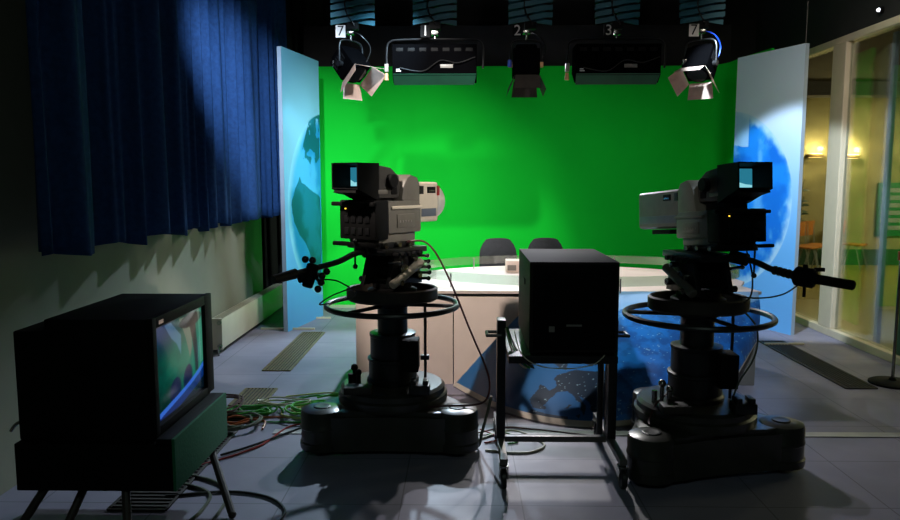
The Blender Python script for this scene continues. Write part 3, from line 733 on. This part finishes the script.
for ch in cR.children:
    if ch.name.split('.')[0] in ('camera_body', 'rear_unit'): ch.scale = (1, 1, .84)
cR.scale = (1, 1, .93); cR.rotation_euler = (-math.radians(4.5), 0, math.radians(16)); cR.location.z = 1.238

# ================================================================== CART AND REAR-VIEW MONITOR
ct = thing('monitor_cart', 'black wheeled cart with side handles carrying the boxy monitor', 'cart', (.53, 4.0, 0))
for s in (-1, 1):
    x = .31*s
    MB().box((x-.024, -.05, .156), (x+.024, .05, .83), .004).build('upright', M_['black'], ct)
    MB().box((x-.02, -.36, .125), (x+.02, .42, .158), .004).build('foot_bar', M_['footbar'], ct)
    for y in (-.33, .39):
        c = MB().box((x-.024, y-.035, .05), (x-.018, y+.025, .115)).box((x+.018, y-.035, .05), (x+.024, y+.025, .115)).box((x-.024, y-.035, .11), (x+.024, y+.025, .118)).cyl((x, y, .115), (x, y, .126), .02).build('caster', M_['chrome'], ct)
        MB().cyl((x-.015, y-.02, .0525), (x+.015, y-.02, .0525), .0525, n=28, bev=.006).build('caster_wheel', M_['rubber'], c)
    hb = MB().tube([(x, -.05, .745), (x+s*.08, -.05, .745)], .009).tube([(x, .05, .745), (x+s*.08, .05, .745)], .009).tube([(x+s*.08, -.055, .745), (x+s*.08, .055, .745)], .009)
    hb.box((x-.005, -.055, .735), (x+.005, .055, .755)).build('side_handle', M_['black'], ct)
MB().box((-.286, -.02, .125), (.286, .02, .158), .003).build('cross_rail', M_['footbar'], ct)
MB().box((-.286, -.28, .645), (.286, .43, .685), .004).build('shelf', M_['black'], ct)
MB().tube(catmull([(.27, .1, .12), (.27, .1, .3), (.27, .1, .55), (.25, .1, .645)], 5), .018, 10).build('inner_post', M_['black'], ct)
mt = thing('picture_monitor', 'boxy black monitor seen from behind on the wheeled cart', 'monitor', (.581, 4.08, .686))
MB().prism([(-.23, -.36), (.23, -.36), (.23, .36), (-.23, .36)], 'z', 0.02, .495, .006).build('cabinet', M_['cubecase'], mt)
MB().box((-.215, -.37, .035), (.215, -.358, .48), .004).build('rear_panel', M_['deep'], mt)
m = MB()
for i in range(14): m.box((-.16, -.373, .24+i*.015), (.16, -.369, .247+i*.015))
m.build('rear_vents', M_['deep'], mt)
MB().box((-.13, -.374, .13), (-.1, -.369, .16), .002).box((-.04, -.374, .16), (.04, -.369, .17)).build('connectors', M_['side'], mt)
MB().box((-.2, .36, .05), (.2, .368, .45), .01).build('screen', M_['glassdark'], mt)
MB().box((-.236, -.1, .34), (-.229, -.0, .37), .003).build('side_grip', M_['deep'], mt)
for s in (-1, 1): MB().box((s*.2-.02, -.32, 0), (s*.2+.02, .32, .02)).build('runner', M_['rubber'], mt)

# ================================================================== FLOOR-STANDING MONITOR (left foreground)
st = thing('monitor_stand', 'low stand with green-dark front box and splayed tube legs, bottom left', 'stand', (-1.6, 3.4, 0))
def L_(x, y, z): return (x+1.6, y-3.4, z)
MB().box(L_(-1.965, 3.045, .235), L_(-1.262, 3.74, .45), .006).build('stand_box', M_['deep'], st)
MB().box(L_(-1.264, 3.035, .24), L_(-1.25, 3.735, .478), .003).build('front_grille', M_['tvgreen'], st)
MB().box(L_(-1.333, 3.035, .451), L_(-1.264, 3.735, .478), .003).build('box_ledge', M_['deep'], st)
for p0, p1 in (((-1.31, 3.62, .24), (-1.09, 3.28, .0)), ((-1.5, 3.09, .24), (-1.43, 2.94, .0)), ((-1.72, 3.2, .24), (-1.78, 3.05, .0)), ((-1.86, 3.1, .24), (-1.98, 3.0, .0))):
    MB().tube([L_(*p0), L_(p1[0], p1[1], .02)], .019, 10).ball(L_(p1[0], p1[1], .02), .0198).build('leg', M_['brownblack'], st)
tv = thing('picture_monitor', 'large black tube monitor with lit green and blue picture, bottom left', 'monitor', (-1.6, 3.43, .45))
def T_(x, y, z): return (x+1.6, y-3.43, z-.45)
MB().box(T_(-1.81, 3.065, .455), T_(-1.355, 3.795, 1.0), .006).build('cabinet', M_['deep'], tv)
MB().box(T_(-1.96, 3.08, .452), T_(-1.805, 3.76, .945), .01).build('rear_housing', M_['deep'], tv)
bz = MB()
x0, x1 = -1.362, -1.335
for lo, hi in (((x0, 3.06, .48), (x1, 3.10, 1.003)), ((x0, 3.70, .48), (x1, 3.80, 1.003)), ((x0, 3.10, .955), (x1, 3.70, 1.003)), ((x0, 3.10, .48), (x1, 3.70, .515))): bz.box(T_(*lo), T_(*hi), .003)
bz.build('bezel', M_['deep'], tv)
MB().box(T_(-1.34, 3.12, .968), T_(-1.332, 3.17, .985)).build('badge', M_['silver'], tv)
def tv_pos(U, V):
    y = 3.10+.60*U; z = .515+.44*V; b = .022*(1-(2*U-1)**2)*(1-(2*V-1)**2)
    return (-1.352+b)+1.6, y-3.43, z-.45
def tv_col(U, V):
    n = fbm(U*4, V*4, 4, 3)
    c = mixc(K((4, 44, 40), U), K((8, 128, 104), U), sm(n*.3+.9*V*(1-V)+.3*U, .2, .6))
    c = mixc(c, K((14, 60, 110), U), sm(V, .6, .95)*sm(U, .55, .1))
    c = mixc(c, K((120, 150, 190), U), inpoly(U, V, [(.2, .97), (.32, .97), (.46, .8), (.42, .6), (.36, .74), (.28, .82)])*.65)
    c = mixc(c, K((150, 132, 116), U), inpoly(U, V, [(.48, .97), (.68, .95), (.67, .62), (.6, .5), (.55, .72)])*.7)
    c = mixc(c, K((6, 14, 20), U), (np.hypot((U-.72)/.26, (V-.9)/.07) < 1)*.95)
    c = mixc(c, K((6, 16, 24), U), inpoly(U, V, [(.66, .85), (.8, .85), (.82, .3), (.74, .3)])*.85)
    for cx, cy in ((.32, .24), (.56, .3)): c = mixc(c, K((6, 20, 70), U), (np.hypot((U-cx)/.1, (V-cy)/.14) < 1)*.9)
    d = V-(.05+.26*U); c = mixc(c, K((60, 120, 240), U), (np.abs(d) < .03)*.95); c = mixc(c, K((8, 40, 130), U), ((d < -.03) & (d > -.14))*.85); c = mixc(c, K((4, 14, 30), U), (d <= -.14)*.9)
    c = mixc(c, K((140, 190, 160), U), ((U > .88) & (V > .35))*.5)
    e = np.maximum(abs(2*U-1), abs(2*V-1)); return mixc(c, K((0, 0, 0), U), sm(e, .93, 1.))
paintgrid('screen', M_['screenp'], tv_pos, tv_col, 120, 120, tv)
MB().tube(catmull([T_(-1.955, 3.2, .52), T_(-2.02, 3.17, .5), T_(-2.06, 3.18, .46)], 6), .008, 8).build('rear_plug', M_['chrome'], tv)

# ================================================================== LIGHTING RIG
def pantograph(x, group):
    t = thing('pantograph_hanger', None, 'lamp hanger', (x, 6.5, 2.9))
    zt, zb = 1.12, .06; n = 17
    for s, y in ((1, -.02), (-1, .02)):
        m = MB()
        for k in range(n):
            z0 = zb+(zt-zb)*k/n; z1 = zb+(zt-zb)*(k+1)/n
            p = catmull([(-.19*s, y, z0), (-.06*s, y-.012, z0+(z1-z0)*.3), (.06*s, y-.012, z0+(z1-z0)*.7), (.19*s, y, z1)], 4)
            for a_, b_ in zip(p[:-1], p[1:]): m.sheet([a_+Vector((0, 0, -.021)), b_+Vector((0, 0, -.021)), b_+Vector((0, 0, .021)), a_+Vector((0, 0, .021))], .006, (0, 1, 0))
        m.build('scissor_bars', M_['teal'], t)
    MB().box((-.05, -.04, 0), (.05, .04, .06), .005).build('bottom_clamp', M_['matte'], t)
    MB().box((-.2, -.05, 1.095), (.2, .05, 1.105)).build('top_carriage', M_['matte'], t)
    MB().tube(catmull([(-.05, -.045, 1.1), (-.1, -.06, .8), (.02, -.06, .5), (-.06, -.06, .2), (.02, -.05, .03)], 8), .006, 6).build('power_cable', M_['rubber'], t)
    return t
def numtag(parent, s, loc, inv=False, rz=0):
    p = MB().box((-.042, 0, -.052), (.042, .003, .052)).build('number_tag', M_['matte' if inv else 'tag'], parent); p.location = loc; p.rotation_euler = (0, 0, rz)
    text_mesh('numeral', s, .125, M_['tag' if inv else 'ink'], p, (0, -.0015, 0), (PI/2, 0, 0))
def shoot(label, x, s, tilt, pan, inv, mode):
    """fresnel spot with four barn doors, local -Z is the beam"""
    t = thing('studio_spotlight', label, 'spotlight', (x, 6.5, 2.9))
    MB().cyl((0, 0, -.09), (0, 0, .0), .012).box((-.03, -.03, -.04), (.03, .03, -.01), .004).build('spigot', M_['chrome'], t)
    Z = Matrix.Translation((0, 0, -.3)) @ Matrix.Rotation(pan, 4, 'Z') @ Matrix.Rotation(tilt, 4, 'X')
    Yk = Matrix.Translation((0, 0, -.3)) @ Matrix.Rotation(pan, 4, 'Z')
    MB(Yk).tube(catmull([(-.135, 0, -.02), (-.135, 0, .15), (-.1, 0, .2), (0, 0, .21), (.1, 0, .2), (.135, 0, .15), (.135, 0, -.02)], 5), .008, 8).build('yoke', M_['black'], t)
    MB(Z).box((-.115, -.1, -.1), (.115, .1, .12), .012).box((-.09, -.08, .12), (.09, .08, .16), .02).cyl((0, 0, -.115), (0, 0, -.1), .1, n=28).build('lamp_body', M_['soot'], t)
    for q in (.115, -.15): MB(Z).cyl((q, 0, 0), (q+.035, 0, 0), .025).build('tilt_knob', M_['tan' if mode == 0 else 'black'], t)
    m = MB(Z)
    for k in range(6): m.box((-.118, -.08+k*.026, .0), (.118, -.066+k*.026, .09))
    m.build('cooling_fins', M_['matte'], t)
    MB(Z).cyl((0, 0, -.118), (0, 0, -.114), .085, n=28).build('lens', M_['glassdark'], t)
    for k in range(4):
        w = .11 if k % 2 else .1; o = .42 if mode == 0 else .62
        Rk = Z @ Matrix.Rotation(k*PI/2, 4, 'Z')
        p = [(-w, .105, -.118), (w, .105, -.118), (w*1.15, .105+.14*math.sin(o), -.118-.14*math.cos(o)), (-w*1.15, .105+.14*math.sin(o), -.118-.14*math.cos(o))]
        q = MB(Rk); q.sheet(p, .002, (0, math.cos(o), math.sin(o)))
        q.build('barn_door', M_['doorlit' if mode else 'brownblack'], t)
    MB().tube(catmull([(.02, -.02, -.02), (.1, -.05, -.06), (.17, 0, -.15), (.14, 0, -.26), (.1, 0, -.3)], 6), .006, 6).build('power_cable', M_['bluecloth' if s == '7' and x > 0 else 'rubber'], t)
    MB().box((-.16, -.03, -.32), (-.125, .01, -.26), .006).build('plug', M_['bluecloth' if mode == 0 else 'chrome'], t)
    numtag(t, s, (-.08, -.05, -.02), inv)
    return t
def flood(label, x, s, inv):
    t = thing('studio_softlight', label, 'softlight', (x, 6.5, 2.9))
    MB().cyl((0, 0, -.08), (0, 0, 0), .012).box((-.03, -.03, -.05), (.03, .03, -.01), .004).build('spigot', M_['chrome'], t)
    MB().tube(catmull([(-.42, 0, -.33), (-.42, 0, -.16), (-.39, 0, -.1), (-.3, 0, -.085), (0, 0, -.08), (.3, 0, -.085), (.39, 0, -.1), (.42, 0, -.16), (.42, 0, -.33)], 5), .009, 8).build('yoke', M_['black'], t)
    MB().prism([(-.1, -.14), (.12, -.14), (.14, -.36), (-.02, -.46), (-.1, -.4)], 'x', -.365, .365, .008).build('lamp_housing', M_['soot'], t)
    MB().sheet([(-.36, -.108, -.39), (.36, -.108, -.39), (.345, -.03, -.475), (-.355, -.03, -.475)], .003, (0, .7, .5)).build('reflector_flap', M_['flapspill'], t)
    for k in range(7): MB().box((-.33+k*.1, -.104, -.2), (-.27+k*.1, -.098, -.17), .002).build('vent_slot', M_['matte'], t)
    MB().box((-.0+.05, -.108, -.34), (.16, -.1, -.31), .002).build('rating_plate', M_['side'], t)
    MB().box((-.33, -.106, -.37), (-.29, -.1, -.362)).box((-.33, -.106, -.355), (-.30, -.1, -.347)).build('white_label', M_['tag'], t)
    MB().box((-.44, -.02, -.36), (-.405, .02, -.29), .005).build('side_plug', M_['side'], t)
    MB().cyl((-.425, 0, -.43), (-.425, 0, -.37), .02, .014).build('dangling_plug', M_['tan'], t)
    MB().tube(catmull([(-.3, -.11, -.34), (-.1, -.12, -.37), (.05, -.12, -.28), (.2, -.12, -.3), (.35, -.11, -.25)], 6), .005, 6).build('power_cable', M_['rubber'], t)
    numtag(t, s, (-.08, -.05, -.02), inv)
    return t
M_['flapspill'] = mat('flap_green_spill', (22, 70, 52), .6, spec=.2)  # green spill from the screen is mixed into the flap's dark colour
XS = [-.955, -.24, .59, 1.34, 2.07]
labs = ['leftmost spotlight', 'left softlight', 'centre spotlight', 'right softlight', 'rightmost spotlight']
for x, l in zip(XS, labs):
    h = pantograph(x, None); h['label'] = 'teal folded lattice hanger holding the '+l
shoot('spotlight tagged 7 tilting right, leftmost lamp beside the globe panel', XS[0]-.02, '7', math.radians(42), math.radians(-128), False, 1)
flood('long black softlight box tagged 1, left of the centre spotlight', XS[1], '1', True)
shoot('small spotlight tagged 2 with black barn doors, in the middle of the rig', XS[2]-.035, '2', math.radians(-8), 0, True, 0)
flood('long black softlight box tagged 3, right of the centre spotlight', XS[3], '3', True)
shoot('spotlight tagged 7 with pale open barn doors, rightmost lamp of the rig', XS[4], '7', math.radians(34), math.radians(140), False, 1)
t = thing('lighting_grid', 'dark grid of ceiling pipes above the hanging lamps', 'lighting grid', (.7, 6.5, 4.05))
for dy in (-1.8, -.6, 0, 1.2, 2.4): MB().tube([(-2.6, dy, 0), (3.0, dy, 0)], .024).build('cross_pipe', M_['matte'], t)
for dx in (-2.2, -.7, .8, 2.3): MB().tube([(dx, -3, .05), (dx, 3.0, .05)], .024).build('long_pipe', M_['matte'], t)
for dx in (-2.2, -.7, .8, 2.3):
    for dy in (-1.8, 2.4): MB().cyl((dx, dy, .0), (dx, dy, .15), .008, n=8).build('drop_rod', M_['matte'], t)
t = thing('pelmet', 'black pelmet band along the top of the green screen', 'pelmet', (.6, 9.35, 2.97)); MB().box((-2.6, 0, 0), (2.75, .04, .55), .004).build('board', M_['blackwall'], t)
for x in (-2.2, 0, 2.2): MB().cyl((x, .02, .55), (x, .02, 1.23), .01, n=8).build('hanging_rod', M_['matte'], t)

# ================================================================== CABLES
def cable(name, label, pts, r, m, group=None, k=8):
    o = MB().tube(catmull(pts, k), r, 6).build(name, M_[m]); return tag(o, label, 'cable', group)
F = lambda P, z=.008: [(x, y, z) for x, y in P]
def coil(cx, cy, rx, ry, turns, z0, dz, seed):
    rnd = random.Random(seed); P = []
    for i in range(turns*9):
        a = 2*PI*i/9; tn = i/9; k = 1+.2*math.sin(seed+i*.7)+rnd.uniform(-.06, .06)-.13*tn*(1 if seed % 2 else -.6); P.append((cx+.03*math.sin(seed*3+tn*2.3)+rx*k*math.cos(a), cy+.035*math.cos(seed+tn*3.1)+ry*k*math.sin(a), z0+.45*dz*tn+.006*(1+math.sin(i*2.1+seed))))
    return P
cable('coiled_cable', 'loosely coiled pale yellow-green cable on the floor, right loop of the heap', coil(-1.08, 4.84, .17, .15, 5, .012, .010, 1)+[(-.9, 5.1, .02), (-.65, 5.12, .01)], .008, 'cyellow')
cable('coiled_cable', 'green cable looped in the floor heap beside the short grate', coil(-1.4, 4.79, .19, .11, 4, .018, .012, 5)+[(-1.1, 5.15, .03), (-.8, 5.2, .01), (-.5, 5.15, .01)], .008, 'cgreen')
cable('coiled_cable', 'orange cable tangled at the left end of the floor heap', coil(-1.52, 4.65, .15, .12, 3, .01, .012, 9)+[(-1.3, 4.62, .02), (-1.28, 4.5, .01)], .007, 'corange')
cable('coiled_cable', 'dark green cable tangled low in the floor heap near the monitor', coil(-1.5, 4.57, .13, .14, 3, .03, .01, 14), .009, 'cgrey')
cable('coiled_cable', 'cream cable curled across the top of the floor heap', coil(-1.28, 4.91, .2, .07, 2, .055, .006, 21), .006, 'cwhite')
cable('floor_cable', 'thin red cable running from the heap to under the tube monitor', F([(-.95, 4.62), (-1.12, 4.55), (-1.22, 4.2), (-1.42, 3.95), (-1.6, 3.8)]), .006, 'cred')
cable('floor_cable', 'orange cable running straight across the floor to the left pedestal', F([(-1.45, 4.72), (-1.2, 4.74), (-1.0, 4.7), (-.75, 4.69), (-.5, 4.72)]), .006, 'corange')
cable('floor_cable', 'green cable running straight across the floor to the left pedestal', F([(-1.4, 4.64), (-1.1, 4.64), (-.9, 4.63), (-.7, 4.62), (-.45, 4.66)]), .006, 'cgreen')
cable('floor_cable', 'black cable slanting over the floor from the left pedestal', F([(-.55, 5.2), (-.8, 4.9), (-1.02, 4.55), (-1.25, 4.22), (-1.4, 4.05)], .01), .007, 'rubber')
cable('floor_cable', 'inner grey-green cable of two curving under the tube monitor', F([(-1.62, 3.7), (-1.4, 3.62), (-1.28, 3.52), (-1.26, 3.35), (-1.28, 3.2), (-1.3, 3.0)]), .009, 'cgrey')
cable('floor_cable', 'outer grey-green cable of two curving under the tube monitor', F([(-1.62, 3.82), (-1.34, 3.7), (-1.2, 3.55), (-1.17, 3.36), (-1.18, 3.0)]), .009, 'cgrey')
cable('floor_cable', 'dark cable looping wide on the floor in front of the tube monitor', F([(-1.5, 3.5), (-1.2, 3.56), (-.98, 3.5), (-.86, 3.36), (-.86, 3.22), (-.9, 3.05)]), .007, 'rubber')
cable('floor_cable', 'dark red cable curving out from under the desk front behind the cart', F([(.1, 4.45), (.28, 4.56), (.45, 4.53), (.8, 4.42), (.95, 4.36)]), .006, 'cpink')
cable('floor_cable', 'cream cable looping on the floor just behind the cart rail', F([(.12, 4.35), (.3, 4.5), (.42, 4.42), (.5, 4.25), (.42, 4.14), (.3, 4.12), (.14, 4.16)]), .007, 'cwhite')
cable('floor_cable', 'bright green cable hooked on the floor behind the left cart post', F([(.16, 4.42), (.26, 4.46), (.33, 4.4), (.34, 4.3), (.28, 4.27)]), .006, 'cgreen')
cable('floor_cable', 'red cable curled on the floor behind the left cart post', F([(.12, 4.52), (.2, 4.42), (.22, 4.33), (.14, 4.28)]), .006, 'cred')
cable('coiled_cable', 'bright lime cable zigzagging over the right side of the floor heap', F([(-1.05, 5.12), (-.9, 5.2), (-.8, 5.08), (-.7, 5.18), (-.62, 5.1), (-.5, 5.22), (-.38, 5.2)], .03), .008, 'clime')
cable('coiled_cable', 'pale lime cable wound in a small ring right of the heap centre', coil(-1.02, 4.78, .12, .09, 3, .055, .008, 30), .007, 'clime')
cable('coiled_cable', 'brown cable knotted low at the left of the floor heap', coil(-1.62, 4.75, .1, .16, 3, .08, .006, 44), .007, 'cpink')
cable('floor_cable', 'pale green cable trailing from the heap towards the left pedestal valve', F([(-1.3, 5.2), (-1.0, 5.3), (-.8, 5.24), (-.6, 5.32), (-.4, 5.3)], .01), .006, 'cyellow')
# camera cable from left camera hanging down to the pedestal foot
cable('camera_cable', 'dark cable drooping from the left camera down to its pedestal base', [(-.33, 4.32, 1.225), (-.30, 4.29, 1.24), (-.219, 4.28, 1.235), (-.147, 4.26, 1.16), (-.059, 4.24, .984), (.048, 4.22, .719), (.137, 4.2, .513), (.165, 4.18, .398), (.14, 4.16, .31), (.06, 4.14, .288), (-.06, 4.14, .284), (-.2, 4.14, .274)], .0065, 'cpink')
cable('camera_cable', 'grey cable bundle hanging beside the left cart post to the floor', [(.17, 4.08, .36), (.15, 4.12, .25), (.12, 4.15, .12), (.1, 4.2, .02), (.04, 4.28, .01), (-.02, 4.5, .01)], .009, 'cgrey')
cable('monitor_cable', 'thin pale cable looped under the back of the boxy monitor', [(.28, 3.8, .80), (.31, 3.72, .70), (.4, 3.7, .64), (.55, 3.69, .628), (.68, 3.69, .65), (.74, 3.69, .70)], .003, 'cwhite')
for i, (a, lab) in enumerate(((0, 'pale wire in the bunch at the left of the cart shelf'), (.02, 'green wire in the bunch at the left of the cart shelf'), (.04, 'grey wire in the bunch at the left of the cart shelf'))):
    cable('monitor_wire', lab, [(.24+a*.3, 3.96, .79), (.265+a*.6, 3.86, .70), (.3+a, 3.78, .64), (.34+a, 3.76, .612), (.36, 3.9+a, .61)], .005, ('cwhite', 'cgreen', 'cgrey')[i])
cable('camera_cable', 'black cable hanging from the right camera into its tray', [(1.53, 3.93, 1.24), (1.545, 3.86, 1.1), (1.54, 3.86, .98), (1.5, 3.92, .93), (1.42, 3.95, .935)], .005, 'rubber')
cable('camera_cable', 'grey cable drooping from the tray of the right pedestal to its base', [(1.56, 3.98, .875), (1.6, 3.9, .8), (1.58, 3.86, .66), (1.5, 3.85, .52), (1.47, 3.86, .42)], .005, 'cgrey')
cable('camera_cable', 'dark pink cable curving over the rear lobe of the right pedestal', [(1.15, 4.0, .40), (1.08, 3.93, .37), (1.03, 3.88, .3), (1.02, 3.84, .279)], .006, 'cpink')

# ================================================================== CORRIDOR THINGS
def sconce(x, z, label):
    t = thing('wall_sconce', label, 'wall lamp', (x, 13.74, z))
    MB().box((-.13, -.06, -.03), (.13, .06, .03), .008).build('shade', M_['sconce'], t)
    MB().box((-.11, -.05, .03), (.11, .05, .045)).build('diffuser', M_['glow'], t)
    MB().box((-.1, -.04, -.036), (.1, .04, -.03)).build('lower_diffuser', M_['glow'], t)
    l = D.lights.new('sconce_light', 'POINT'); l.energy = 26; l.color = (1, .78, .38); l.shadow_soft_size = .05
    o = D.objects.new('sconce_light', l); C.objects.link(o); o.parent = t; o.location = (0, -.14, .12)
sconce(6.56, 2.05, 'glowing wall sconce just left of the pale glazing post')
sconce(7.23, 2.03, 'glowing wall sconce seen just right of the pale glazing post')
def wchair(i, x, y, label, grp):
    t = thing('waiting_chair', label, 'chair', (x, y, 0), math.radians(43), grp)
    m = MB(); m.box((-.175, -.2, .42), (.175, .2, .45), .015); m.build('seat', M_['wood'], t)
    MB().box((-.17, .19, .60), (.17, .215, .86), .03, seg=3).build('backrest', M_['wood'], t)
    for sx in (-1, 1):
        MB().tube([(sx*.15, -.1, .42), (sx*.165, -.2, 0)], .012).build('leg', M_['leg'], t)
        MB().tube([(sx*.15, .1, .42), (sx*.165, .2, 0)], .012).build('leg', M_['leg'], t)
        MB().tube([(sx*.13, .17, .43), (sx*.13, .2, .85)], .01).build('back_post', M_['leg'], t)
for i, lab in enumerate(('nearest the globe panel', 'second from the globe panel', 'third from the globe panel')):
    wchair(i, 5.96+.27*i, 12.72+.25*i, 'orange wooden waiting chair in the corridor, '+lab, None)
wchair(4, 7.12, 13.3, 'orange wooden waiting chair seen right of the pale glazing post', None)
t = thing('notice_board', 'green-framed board with pale lines on the far corridor wall', 'board', (8.05, 13.74, 1.05))
MB().box((-.28, 0, -.5), (.3, .05, .5), .01).build('board_frame', M_['gpaint'], t)
m = MB()
for k in range(6): m.box((-.22, -.006, -.38+k*.14), (.24, 0, -.3+k*.14))
m.build('pale_rows', M_['leg'], t)
t = thing('corridor_plant', 'thin dark twiggy plant beside the right globe panel edge', 'plant', (6.1, 13.45, 0))
MB().lathe([(.1, 0), (.14, .25), (.13, .26), (.1, .24)], (0, 0, 0), 20).build('pot', M_['olive'], t)
m = MB()
rnd = random.Random(3)
for k in range(16):
    a = rnd.uniform(0, 2*PI); h = rnd.uniform(.9, 1.75); m.tube(catmull([(0, 0, .2), (.05*math.cos(a), .05*math.sin(a), h*.6), (.16*math.cos(a), .16*math.sin(a), h)], 4), .006, 5)
    for j in range(4):
        z = h*(.5+.12*j); m.sheet([(.1*math.cos(a), .1*math.sin(a), z), (.2*math.cos(a+.3), .2*math.sin(a+.3), z+.05), (.26*math.cos(a), .26*math.sin(a), z+.02)], .003, (0, 0, 1))
m.build('stems_and_leaves', M_['olive'], t)
t = thing('barrier_post', 'slim metal post on a round black base at the right edge', 'post', (3.4, 5.65, 0))
MB().lathe([(.17, 0), (.17, .014), (.15, .024), (.03, .032), (.02, .05)], (0, 0, 0), 36).build('round_base', M_['matte'], t)
MB().cyl((0, 0, .03), (0, 0, 1.0), .012, n=14).build('pole', M_['chrome'], t)
MB().cyl((0, 0, .98), (0, 0, 1.05), .022).build('post_head', M_['corange'], t)
t = thing('ceiling_spot', 'tiny bright lamp dot on the dark upper wall above the glazing', 'ceiling lamp', (XR-.03, 6.84, 3.13))
MB().cyl((0, 0, 0), (-.03, 0, 0), .03).build('housing', M_['matte'], t)
MB().ball((-.035, 0, 0), .016, 10).build('bulb', M_['dot'], t)
